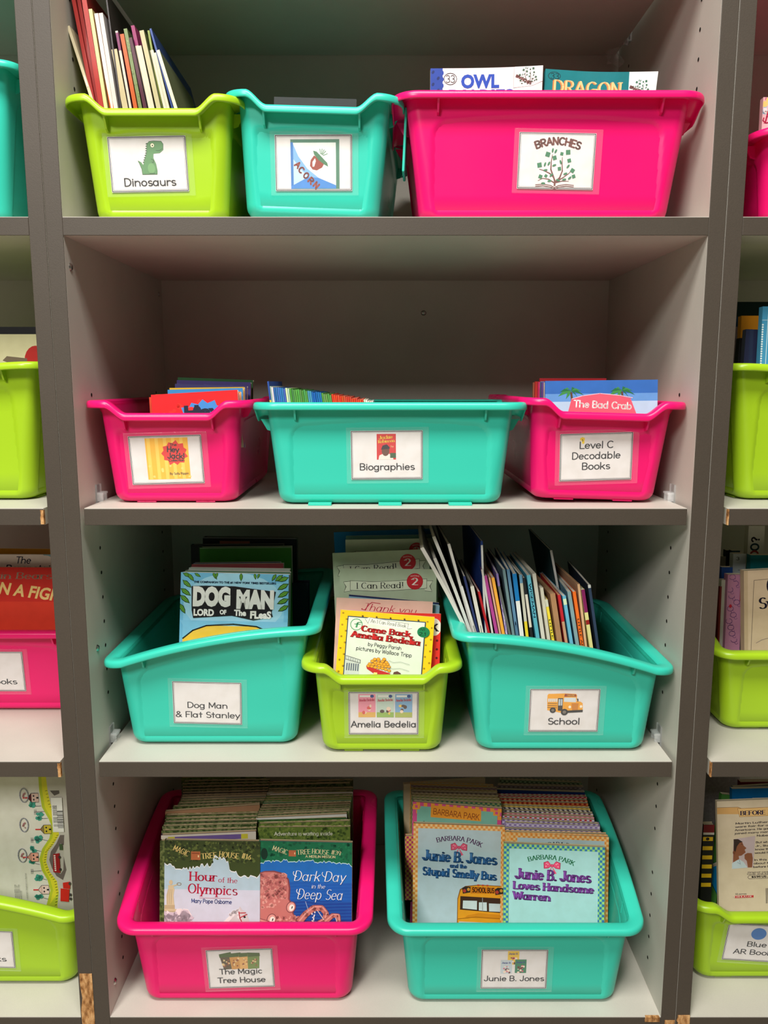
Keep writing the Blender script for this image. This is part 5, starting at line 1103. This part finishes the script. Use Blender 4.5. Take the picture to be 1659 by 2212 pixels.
def art_j2(c):
    c.px(830, 565, 1602, 1590); frame(c, 830, 565, 1602, 1590, 0, (150, 210, 130), (52, 120, 170), 40, 52); c.rect(872, 600, 1552, 1590, (166, 212, 210));
    c.text('BARBARA PARK', 1022, 664, 1364, 34, (30, 110, 70), 'serif', .2, arch=.36, rot=-3); bow(c, 1200, 720, 1.05)
    P1, P2 = (132, 70, 160), (80, 36, 104); fat(c, 'Junie B. Jones', 920, 824, 1490, 74, P1, P2, -1); fat(c, 'Loves Handsome', 904, 904, 1514, 54, P1, P2, -1); fat(c, 'Warren', 904, 982, 1184, 54, P1, P2, -1)
    c.blobs(1250, 1170, 1560, 1230, 14, 16, 36, [(150, 140, 80), (176, 160, 96)], 4); c.blobs(880, 1200, 950, 1230, 6, 10, 22, [(160, 160, 90)], 5)
def art_bp(c):
    c.px(146, 248, 800, 1240); c.rect(146, 248, 800, 1240, (216, 80, 140)); c.checks(146, 248, 800, 330, 24, 3, (216, 80, 140), (240, 160, 60)); c.rect(180, 290, 770, 1240, (126, 190, 170)); c.rect(205, 275, 740, 1240, (126, 190, 170)); c.rect(282, 262, 652, 350, (240, 160, 50)); c.text('BARBARA PARK', 300, 326, 636, 42, (150, 66, 30), 'hand', .11, rot=-3)
    c.text('Junie B. First Grader', 212, 418, 700, 36, K, 'hand', .09, rot=-2)
    for x in (176, 766): c.rect(x-26, 262, x+22, 300, (240, 160, 60)); c.rect(x-12, 270, x+8, 290, (216, 80, 140))
def art_bpr(c): c.px(880, 480, 1612, 1480); frame(c, 880, 480, 1612, 1480, 0, OR, (246, 204, 140), 40, 54); c.rect(930, 512, 1580, 1480, (186, 206, 214)); c.text('BARBARA PARK', 1080, 568, 1400, 34, (60, 44, 80), 'serif', .2, arch=.34)
jl = [(150, 828, 410, 436), (146, 800, 248, 302), (140, 800, 232, 262), (138, 790, 212, 236), (134, 780, 192, 214), (132, 775, 170, 188), (130, 772, 146, 168), (130, 768, 126, 150), (125, 745, 112, 132), (66, 690, 118, 74)]
tl_ = [(OR, OR2), ((216, 80, 140), (240, 160, 60)), ((60, 110, 80), (150, 160, 100)), ((110, 130, 70), (150, 150, 90)), ((120, 104, 60), (160, 140, 90)), ((90, 76, 70), (140, 120, 100)), ((150, 130, 60), (190, 160, 90)), ((130, 90, 110), (160, 140, 130)), ((206, 150, 60), (214, 170, 90)), ((206, 186, 150), (206, 186, 150))]
stack(jl, tl_, .5735, 'left', 'bottom teal bin', {0: art_j1, 1: art_bp}, {-1: 'check', 0: 'gloss', 1: 'print', 9: 'print'}, th=.0085, page=(200, 184, 150), kind=['green edged', 'olive checked', 'tan checked', 'brown checked', 'mustard checked', 'mauve checked', 'orange edged', 'cream'][0:8] and ['checked'],
      zj={0: 0, 1: .014, 2: .013, 3: .012, 4: .012, 5: .011, 6: .011, 7: .012, 8: .012, 9: .010}, names={0: 'shiny blue and orange paperback with a school bus, bottom teal bin', 1: 'green and pink paperback with an orange name panel behind the bus one', 9: 'cream backed paperback at the back left of the bottom teal bin'})
jr = [(830, 1572, 560, 590), (880, 1612, 480, 512), (838, 1590, 474, 494), (836, 1545, 448, 470), (840, 1535, 405, 430), (815, 1532, 380, 418), (808, 1492, 352, 384), (806, 1490, 330, 364), (805, 1486, 312, 340), (803, 1462, 290, 316), (800, 1462, 276, 300), (792, 1450, 246, 262), (785, 1445, 222, 240), (775, 1442, 202, 212), (765, 1425, 158, 180), (778, 1424, 124, 138), (798, 1420, 82, 108)]
tr_ = [((150, 210, 130), (52, 120, 170)), (OR, OR2), ((236, 170, 90), OR2), ((190, 180, 200), (60, 50, 110)), ((150, 130, 180), (206, 196, 214)), ((190, 180, 206), (110, 90, 150)), ((206, 200, 210), (180, 50, 60)), ((206, 150, 160), (190, 110, 120)), ((206, 206, 210), (50, 44, 80)), ((226, 220, 206), (60, 50, 60)), ((232, 200, 90), (190, 160, 60)), ((206, 120, 60), (150, 30, 20)), ((214, 110, 60), (140, 40, 30)), ((206, 150, 150), (180, 50, 60)), ((16, 50, 110), (20, 60, 120)), ((170, 150, 150), (130, 110, 110)), ((150, 170, 130), (90, 110, 80))]
stack(jr, tr_, .5735, 'right', 'bottom teal bin', {0: art_j2, 1: art_bpr}, {-1: 'check', 0: 'print', 1: 'print', 14: 'print'}, th=.0085, page=(204, 190, 158), kind=['checked'],
      names={0: 'mint paperback with purple lettering, front right in the bottom teal bin', 1: 'orange checked paperback directly behind the mint one, bottom teal bin', 14: 'navy blue topped paperback among checked ones, right row, bottom teal bin'})
for a, b, Y, co, lb in (((871, 1806), (905, 1806), .160, (196, 60, 110), 'pink and yellow checked paperback peeping out at the left, bottom teal bin'), ((862, 1814), (900, 1814), .175, (214, 206, 196), 'worn white paperback peeping out at the far left, bottom teal bin')):
    facing_book(lb, a, b, Y, fl, 7, .008, front=co, page=(214, 200, 170), mat='check' if co[1] < 100 else 'print', front2=(236, 190, 90))

# ------------------------------------------------------------ neighbouring bays
UL = lambda *p: p
CB[0] = BINS[12]
fl = z2+.0045
def art_cream(c): c.px(0, 0, 200, 260); c.rect(0, 0, 200, 260, (206, 198, 158)); c.ell(196, 60, 26, 34, (176, 30, 24)); c.poly([(120, 60), (130, 50), (176, 55), (176, 62), (140, 68)], (110, 94, 74)); c.poly([(120, 92), (160, 78), (180, 80), (150, 92)], (110, 94, 74))
facing_book('cream picture book with a red shape, left edge, second shelf', (-110, 722), (90, 722), .10, fl, 5, .008, front=(206, 198, 158), page=CR, draw=art_cream, hard=True)
facing_book('black picture book behind the cream one, left edge, second shelf', (-130, 706), (88, 706), .13, fl, 4, .01, front=(16, 16, 20), page=CR, hard=True)
CB[0] = BINS[13]
fl = z3+.0045
def art_bear(c):
    c.px(-210, 1225, 118, 1600); c.rect(-210, 1225, 118, 1600, (196, 42, 30)); c.rect(-210, 1300, 118, 1600, (208, 56, 34))
    c.text('The Berenstain Bears', -185, 1250, 112, 14, (150, 130, 110), 'serif', .15, slant=.2); c.text('IN A FIGHT', -12, 1281, 150, 26, (236, 206, 130), 'sans', .03, slant=.2, rot=-7); c.text('GET', -110, 1276, -30, 26, (236, 206, 130), 'sans', .03, slant=.2)
facing_book('red picture book in front of the pink bin, left edge, third shelf', (-210, 1224), (115, 1226), .186, fl, 3, .004, front=(200, 46, 32), page=CR, draw=art_bear)
def art_cloud(c):
    c.px(-210, 1200, 115, 1600); c.rect(-210, 1200, 115, 1600, (126, 166, 176))
    for x, y, r in ((-60, 1216, 22), (-20, 1212, 18), (20, 1209, 16), (50, 1208, 15), (80, 1212, 16), (100, 1216, 14), (20, 1224, 30), (70, 1226, 30)): c.ell(x, y, r*1.4, r, (226, 216, 206))
    c.text('The', 34, 1219, 66, 14, (20, 26, 60), 'hand', .13, slant=.25); c.text('Berenstain', 12, 1235, 120, 12, (20, 26, 60), 'hand', .16, slant=.25)
facing_book('blue-grey picture book with a white cloud behind the red one', (-210, 1197), (113, 1198), .200, fl, 3, .004, front=(126, 166, 176), page=CR, draw=art_cloud)
facing_book('golden yellow picture book behind the cloud one, left edge', (-200, 1183), (118, 1186), .220, fl, 3, .004, front=(196, 136, 20), page=CR)
CB[0] = BINS[14]
fl = z4+.0045; kx = 180/696
def art_street(c):
    c.px(-700, -60, 590, 1560); c.rect(-700, -60, 590, 1560, (226, 222, 210)); S_ = [(330, -60), (330, 130), (345, 290), (400, 400), (425, 470), (395, 590), (320, 690), (285, 790), (300, 900), (350, 1000), (370, 1100), (325, 1240), (250, 1400), (200, 1560)]
    edge = [(400, -60), (410, 130), (430, 260), (480, 360), (490, 560), (430, 650), (370, 720), (350, 820), (380, 920), (440, 1010), (450, 1120), (430, 1240), (420, 1560)]
    c.poly(edge+[(590, 1560), (590, -60)], (196, 190, 180)); c.poly(S_+edge[::-1], (186, 198, 50)); c.poly([(x+28, y) for x, y in S_[:12]]+[(x, y) for x, y in edge[::-1][2:]], (222, 214, 50))
    c.poly([(430, 130), (470, 180), (520, 160), (520, 130)], (96, 88, 84)); c.poly([(500, 560), (540, 560), (520, 760), (540, 900), (500, 1000), (440, 960), (400, 880), (380, 800), (400, 720), (460, 640)], (110, 98, 94)); c.poly([(500, 640), (530, 660), (510, 900), (480, 940), (430, 900), (430, 760)], (186, 180, 170))
    for i in range(len(edge)-2):
        (x0, y0), (x1, y1) = edge[i+1], edge[i+2] if i+2 < len(edge) else edge[-1]
        for k in range(4): t = k/4; xx, yy = x0+(x1-x0)*t, y0+(y1-y0)*t; c.line([(xx-24, yy+4), (xx-4, yy-2)], 4, (50, 50, 30))
    for x, y in ((340, 275), (395, 395), (380, 612), (312, 715), (286, 842), (345, 992), (348, 1182)): c.line([(x, y), (x-60, y-(16 if y > 600 else -2))], 4, (40, 40, 60)); c.blobs(x-110, y-45, x-60, y+5, 5, 20, 34, [(70, 160, 140)], int(y))
    for x, y, wc, rc in ((320, 195, (224, 190, 180), (90, 24, 30)), (420, 500, (206, 184, 60), (140, 120, 70)), (280, 768, (240, 170, 150), (206, 150, 130)), (360, 1088, (236, 206, 196), (226, 190, 180))):
        c.poly([(x, y-44), (x-70, y-44), (x-106, y), (x-70, y+44), (x, y+44)], (40, 30, 34)); c.poly([(x, y-40), (x-66, y-40), (x-66, y+40), (x, y+40)], wc); c.poly([(x-68, y-40), (x-100, y), (x-68, y+40)], rc); c.rect(x-150, y-6, x-100, y+6, (206, 50, 50)); c.rect(x-52, y-26, x-38, y-10, K); c.rect(x-52, y+10, x-38, y+26, K); c.rect(x-20, y-8, x, y+8, K)
    for x, y in ((185, 170), (165, 455), (128, 750)): c.line(ring(x, y, 40, 66), 9, (150, 150, 164)); c.blobs(x-14, y-30, x+14, y+30, 5, 6, 14, [(176, 120, 124)], 3)
    for x, y in ((270, 330), (220, 600), (200, 905)): c.line([(x+100, y-4), (x, y)], 4, (60, 50, 80)); c.line([(x+4, y-24), (x+2, y+26)], 3, (60, 50, 80)); c.line([(x+18, y-24), (x+16, y+26)], 3, (60, 50, 80))
    c.poly([(425, 740), (485, 730), (482, 925), (415, 915)], (160, 26, 34)); [c.rect(430, 750+i*20, 446, 763+i*20, (236, 226, 220)) for i in range(8)]; [c.ell(484, y, 11, 14, (60, 50, 50)) for y in (770, 890)]
    c.poly([(475, 1075), (560, 1085), (545, 1210), (465, 1200)], (206, 40, 30)); c.poly([(500, 1020), (570, 1010), (566, 1082), (500, 1075)], (206, 40, 30)); [c.ell(566, y, 12, 15, (70, 60, 60)) for y in (1030, 1140, 1180)]; c.rect(490, 640, 520, 700, (70, 90, 60))
    c.rect(440, 195, 545, 525, (232, 230, 224)); R = random.Random(6); y = 320
    while y < 490: hgt = R.choice((3, 5, 8)); c.rect(490, y, 545, y+hgt, K); y += hgt+R.choice((4, 6))
    for i in range(3): c.text('0 395 25938 X'[0:11], 462+i*14, 470, 462+i*14+200, 9, (90, 90, 90), 'hand', .14, rot=90)
    for i, L in enumerate((150, 140, 150, 90)): c.text('Houghton Mifflin Company'[:int(L/7)], 40+i*18, 1180, 40+i*18+L, 11, (90, 90, 90), 'serif', .12, rot=90)
    c.text('copyright Virginia Lee Burton', 152, 1180, 152+260, 12, (110, 110, 110), 'serif', .12, rot=90)
facing_book('large street picture book standing in the lower left lime bin', (-181, 1668), (141, 1664), .135, fl, 2, .010, front=(226, 222, 210), page=CR, draw=art_street, hard=True, dY=0)
CB[0] = BINS[15]
fl = z1+.0045
def art_pk(c): c.px(1620, 212, 1860, 560); c.rect(1620, 212, 1860, 560, (236, 186, 190)); c.blobs(1622, 214, 1700, 250, 12, 4, 10, [(206, 110, 140), (160, 190, 206), (232, 206, 120), (246, 226, 226)], 4); c.text('B', 1626, 276, 1642, 30, (176, 30, 70), 'serif', .16, slant=.2); c.text('u', 1646, 276, 1657, 30, (176, 30, 70), 'serif', .14, slant=.2); c.line([(1624, 262), (1622, 270), (1630, 276), (1640, 272)], 3, (176, 30, 70))
facing_book('pink flowery paperback in the bin at the upper right edge', (1622, 210), (1860, 214), .060, fl, 4, .008, front=(236, 186, 190), page=CR, draw=art_pk)
CB[0] = BINS[16]
fl = z2+.0045
for a, b, Y, lean, co, lb, dr, hd in (
    ((1648, 662), (1780, 662), .070, 2, (70, 150, 190), 'light blue spotted paperback in the second shelf bin at the right edge', 1, False),
    ((1612, 711), (1642, 712), .085, 3, (40, 44, 70), 'laminated dark violet book left of the light blue one', 0, False),
    ((1598, 730), (1622, 731), .098, 3, (14, 14, 16), 'black book leaning in the second shelf bin at the right edge', 0, False),
    ((1602, 682), (1645, 682), .115, 3, (206, 134, 20), 'amber yellow book behind the black one at the right edge', 0, False),
    ((1588, 706), (1606, 706), .128, 3, (140, 120, 124), 'grey-pink book touching the bookcase side at the right edge', 0, False),
    ((1588, 684), (1612, 684), .145, 3, (20, 60, 90), 'blue book behind the grey-pink one at the right edge', 0, False),
    ((1590, 652), (1720, 652), .200, 3, (8, 44, 42), 'dark green book at the back of the second shelf bin, right edge', 0, False)):
    def dd(c):
        c.px(0, 0, 100, 150); c.rect(0, 0, 100, 150, (66, 146, 186)); c.rect(9, 0, 10, 150, (210, 226, 230)); c.rect(0, 22, 100, 22.6, (210, 226, 230)); c.rect(16, 44, 100, 150, (24, 26, 30)); [c.ell(1.5, 30+i*4, 1.6, 1.4, (220, 230, 230)) for i in range(22)]
    facing_book(lb, a, b, Y, fl, lean, .010, front=co, page=CR, draw=dd if dr else None, mat='gloss' if 'laminated' in lb else 'print')
CB[0] = BINS[17]
fl = z3+.0045
def art_sw(c): c.px(320, 430, 1200, 1900); c.rect(320, 430, 1200, 1900, (214, 190, 160)); c.line([(368, 1300), (405, 515), (900, 490)], 4, (100, 84, 80)); c.rect(322, 430, 352, 1900, (196, 172, 140)); c.text('Charlie', 515, 620, 800, 110, (24, 20, 44), 'serif', .22); c.text('Swan', 445, 760, 760, 92, (24, 20, 44), 'serif', .2); c.line([(420, 1055), (470, 1030), (600, 1000)], 4, (120, 110, 110))
kx = 139/530
facing_book('cream paperback with a ruled border foremost in the right third-shelf bin', (1520+332*kx, 1120+432*kx), (1830, 1222), .112, fl, 3, .012, front=(214, 190, 160), spine=(200, 176, 146), page=CR, draw=art_sw)
def art_scroll(c):
    c.px(0, 0, 120, 540); c.rect(0, 0, 120, 540, (176, 120, 150)); R = random.Random(3)
    for i in range(11): x = R.uniform(20, 90); y = 20+i*50; c.line(arc(x, y, 24, 20, R.uniform(0, 360), R.uniform(420, 700)), 3.5, (84, 50, 110)); c.line(arc(x+20, y+24, 12, 10, 0, 300), 2.5, (84, 50, 110))
    c.ell(30, 250, 12, 14, (176, 30, 50)); c.rect(100, 110, 110, 210, (150, 30, 70))
facing_book('mauve paperback with purple scrollwork left of the cream one', (1520+200*kx, 1120+462*kx), (1520+325*kx, 1120+462*kx), .128, fl, 3, .012, front=(176, 120, 150), page=CR, draw=art_scroll)
facing_book('teal topped paperback behind the cream one, right third-shelf bin', (1520+388*kx, 1120+302*kx), (1790, 1199), .150, fl, 3, .012, front=(0, 110, 118), page=CR)
def art_three(c): c.px(0, 0, 100, 200); c.rect(0, 0, 100, 200, (186, 196, 200)); c.text('3', 25, 50, 45, 24, K, 'hand', .14); c.line([(40, 130), (96, 126), (60, 170)], 3, K)
facing_book('pale grey paperback with a 3 in the right third-shelf bin', (1520+245*kx, 1120+290*kx), (1520+350*kx, 1120+290*kx), .165, fl, 3, .012, front=(186, 196, 200), page=CR, draw=art_three)
def art_do(c): c.px(0, 0, 130, 700); c.rect(0, 0, 130, 700, (206, 206, 194)); c.text('?', 90, 130, 124, 60, K, 'hand', .2, rot=90); c.text('O', 88, 200, 140, 62, (30, 70, 80), 'hand', .22, rot=90); c.text('D', 88, 255, 138, 62, (180, 60, 40), 'hand', .22, rot=90)
facing_book('tall white book with sideways letters at the back, right third-shelf bin', (1520+372*kx, 1120+60*kx), (1520+505*kx, 1120+60*kx), .190, fl, 2, .012, front=(206, 206, 194), page=CR, draw=art_do)
for a, b, y, Y, co, lb in ((150, 240, 402, .146, (30, 70, 140), 'royal blue book at the left inside the right third-shelf bin'), (232, 300, 265, .185, (16, 66, 84), 'dark teal book behind the pale grey one, third shelf right'), (186, 222, 262, .190, (20, 22, 26), 'black book next to the dark teal one, third shelf right'), (135, 184, 312, .170, (96, 92, 80), 'drab grey book against the panel, third shelf right'),
                          (148, 192, 505, .135, (196, 196, 180), 'white paperback left of the mauve scrollwork one'), (110, 150, 560, .128, (110, 26, 30), 'dark red paperback at the far left, third shelf right')):
    facing_book(lb, (1520+a*kx, 1120+y*kx), (1520+b*kx, 1120+y*kx), Y, fl, 3, .010, front=co, page=CR)
CB[0] = BINS[18]
fl = z4+.0045; k4 = 179/692
def art_bef(c):
    c.px(200, 350, 1240, 1900); c.rect(200, 350, 1240, 1900, (226, 208, 180)); TN = (226, 176, 110); c.poly([(200, 410), (395, 412), (430, 425), (405, 478), (200, 470)], TN); c.line([(200, 410), (395, 412), (430, 425)], 3, (120, 80, 40)); c.poly([(392, 425), (1240, 418), (1240, 500), (410, 505), (405, 470)], (240, 196, 130)); c.line([(1240, 418), (392, 425), (405, 470), (410, 503), (1240, 498)], 3, (150, 100, 50))
    c.text('BEFORE I MADE HISTORY', 420, 488, 1180, 38, (30, 26, 70), 'serif', .22)
    for i, t in enumerate(('Martin Luther King, Jr. worked for', 'ware fair for all Americans. African', 'Americans. He gave hundreds of talks and', 'joined many marches. In 1964 he won the')): c.text(t, 372-i*4, 574+i*31, 1130, 17, (60, 52, 60), 'hand', .17, rot=1)
    c.text('Nobel Peace Prize.', 570, 695, 950, 17, (60, 52, 60), 'hand', .17)
    for i, t in enumerate(('But what was Martin Luther King', 'Jr., like as a boy? Did he', 'know that one day he', 'would help change the world?', '', 'In this book you will read', 'about Martin Luther King, Jr.', 'before he made history.')):
        if t: c.text(t, 560-i*4, 758+i*33, 560+len(t)*18, 17, (60, 52, 60), 'hand', .17)
    c.poly([(350, 712), (555, 688), (530, 984), (330, 992)], (206, 186, 190)); SK = (150, 92, 66)
    c.poly([(352, 714), (390, 716), (432, 745), (444, 776), (470, 800), (452, 815), (462, 840), (420, 870), (395, 872), (400, 905), (340, 930)], SK); c.poly([(350, 712), (392, 712), (436, 740), (405, 748), (380, 780), (366, 830), (350, 850)], (60, 44, 40)); c.ell(352, 838, 12, 18, (130, 76, 54))
    c.poly([(450, 860), (480, 846), (520, 850), (528, 900), (520, 984), (480, 984), (470, 920), (450, 900)], SK); c.poly([(330, 940), (370, 915), (398, 902), (440, 930), (476, 984), (330, 992)], (206, 222, 230)); c.line([(398, 904), (410, 950), (380, 930)], 3, (110, 130, 150)); c.line([(420, 760), (432, 762)], 4, (40, 30, 30))
    c.text('Original cover design', 478, 1036, 800, 12, (90, 80, 80), 'hand', .15); c.text('Cover and Interior Art', 470, 1052, 800, 12, (90, 80, 80), 'hand', .15); c.line([(900, 1058), (490, 1060), (476, 1076), (490, 1092), (900, 1090)], 3, (70, 60, 60)); c.text('$3.99 US / $4.99 CAN', 512, 1082, 860, 14, K, 'hand', .24)
    c.rect(350, 1248, 528, 1270, (206, 30, 34)); c.text('SCHOLASTIC', 330, 1266, 520, 15, (240, 230, 220), 'serif', .2); c.text('SS across', 356, 1238, 460, 14, (100, 90, 90), 'hand', .14)
    y = 645; R = random.Random(2)
    while y < 900: w_ = R.choice((4, 6, 10)); c.rect(y, 1186, y+w_, 1330, K); y += w_+R.choice((4, 6))
facing_book('cream back cover about history standing in the Blue AR Books bin', (1480+265*k4, 1640+352*k4), (1818, 1722), .120, fl, 6, .006, front=(226, 208, 180), page=CR, draw=art_bef)
def art_bl(c): c.px(0, 0, 200, 280); c.rect(0, 0, 200, 280, (0, 108, 172)); c.rect(48, 22, 200, 60, (226, 226, 220)); [c.rect(56+i*7, 30, 59+i*7, 46, K) for i in range(8)]
facing_book('bright blue book with a barcode panel behind the cream cover', (1480+392*k4, 1640+250*k4), (1790, 1700), .150, fl, 5, .008, front=(0, 108, 172), page=CR, draw=art_bl)
facing_book('green book peeping between cream cover and dark backpack', (1480+306*k4, 1640+292*k4), (1480+385*k4, 1640+300*k4), .160, fl, 5, .008, front=(76, 140, 60), page=CR)
facing_book('grey-green book with a curved top behind the blue one', (1480+400*k4, 1640+232*k4), (1780, 1690), .175, fl, 5, .006, front=(120, 130, 110), page=CR)
facing_book('dark red book at the very back of the Blue AR Books bin', (1480+462*k4, 1640+192*k4), (1760, 1688), .200, fl, 4, .010, front=(120, 16, 30), page=CR)
def art_bee(c):
    c.px(0, 0, 100, 600); c.rect(0, 0, 100, 600, (24, 24, 24)); c.rect(0, 0, 100, 70, (110, 16, 24)); c.rect(0, 70, 100, 90, (196, 190, 180)); [c.rect(0, 110+i*84, 90, 146+i*84, (224, 180, 30)) for i in range(6)]; c.ell(42, 128, 16, 14, (30, 30, 30))
facing_book('black and yellow banded book in the left of the Blue AR Books bin', (1480+154*k4, 1640+548*k4), (1480+246*k4, 1640+548*k4), .112, fl, 3, .010, front=(24, 24, 24), page=CR, draw=art_bee)
facing_book('blue book leaning beside the banded one, Blue AR Books bin', (1480+172*k4, 1640+930*k4), (1480+330*k4, 1640+860*k4), .138, fl, 3, .008, front=(0, 116, 170), page=CR)
# a crumpled grey felt bag behind those books
def bag():
    import bmesh
    bm = bmesh.new(); bmesh.ops.create_cube(bm, size=1); bmesh.ops.subdivide_edges(bm, edges=bm.edges[:], cuts=9, use_grid_fill=True); R = random.Random(3)
    from mathutils import noise as nz
    for v in bm.verts:
        p = v.co.copy(); r = .5/max(.5, (abs(p.x)**5+abs(p.y)**5+abs(p.z)**5)**.2); p *= r; p = Vector((p.x*.14, p.y*.07, p.z*.27)); p += Vector(nz.noise_vector(p*38))*.006; v.co = p
    me = bpy.data.meshes.new('felt_bag'); bm.to_mesh(me); bm.free(); me.materials.append(flat_mat('grey_felt', (150, 142, 146), .95, .1, .15, 220)); me.shade_smooth(); return me
o = mesh_obj('felt_bag', bag(), None, None); o.location = (.880, .330, fl+.142); o['label'] = 'crumpled grey felt bag behind the books, lower right edge'; o['category'] = 'bag'
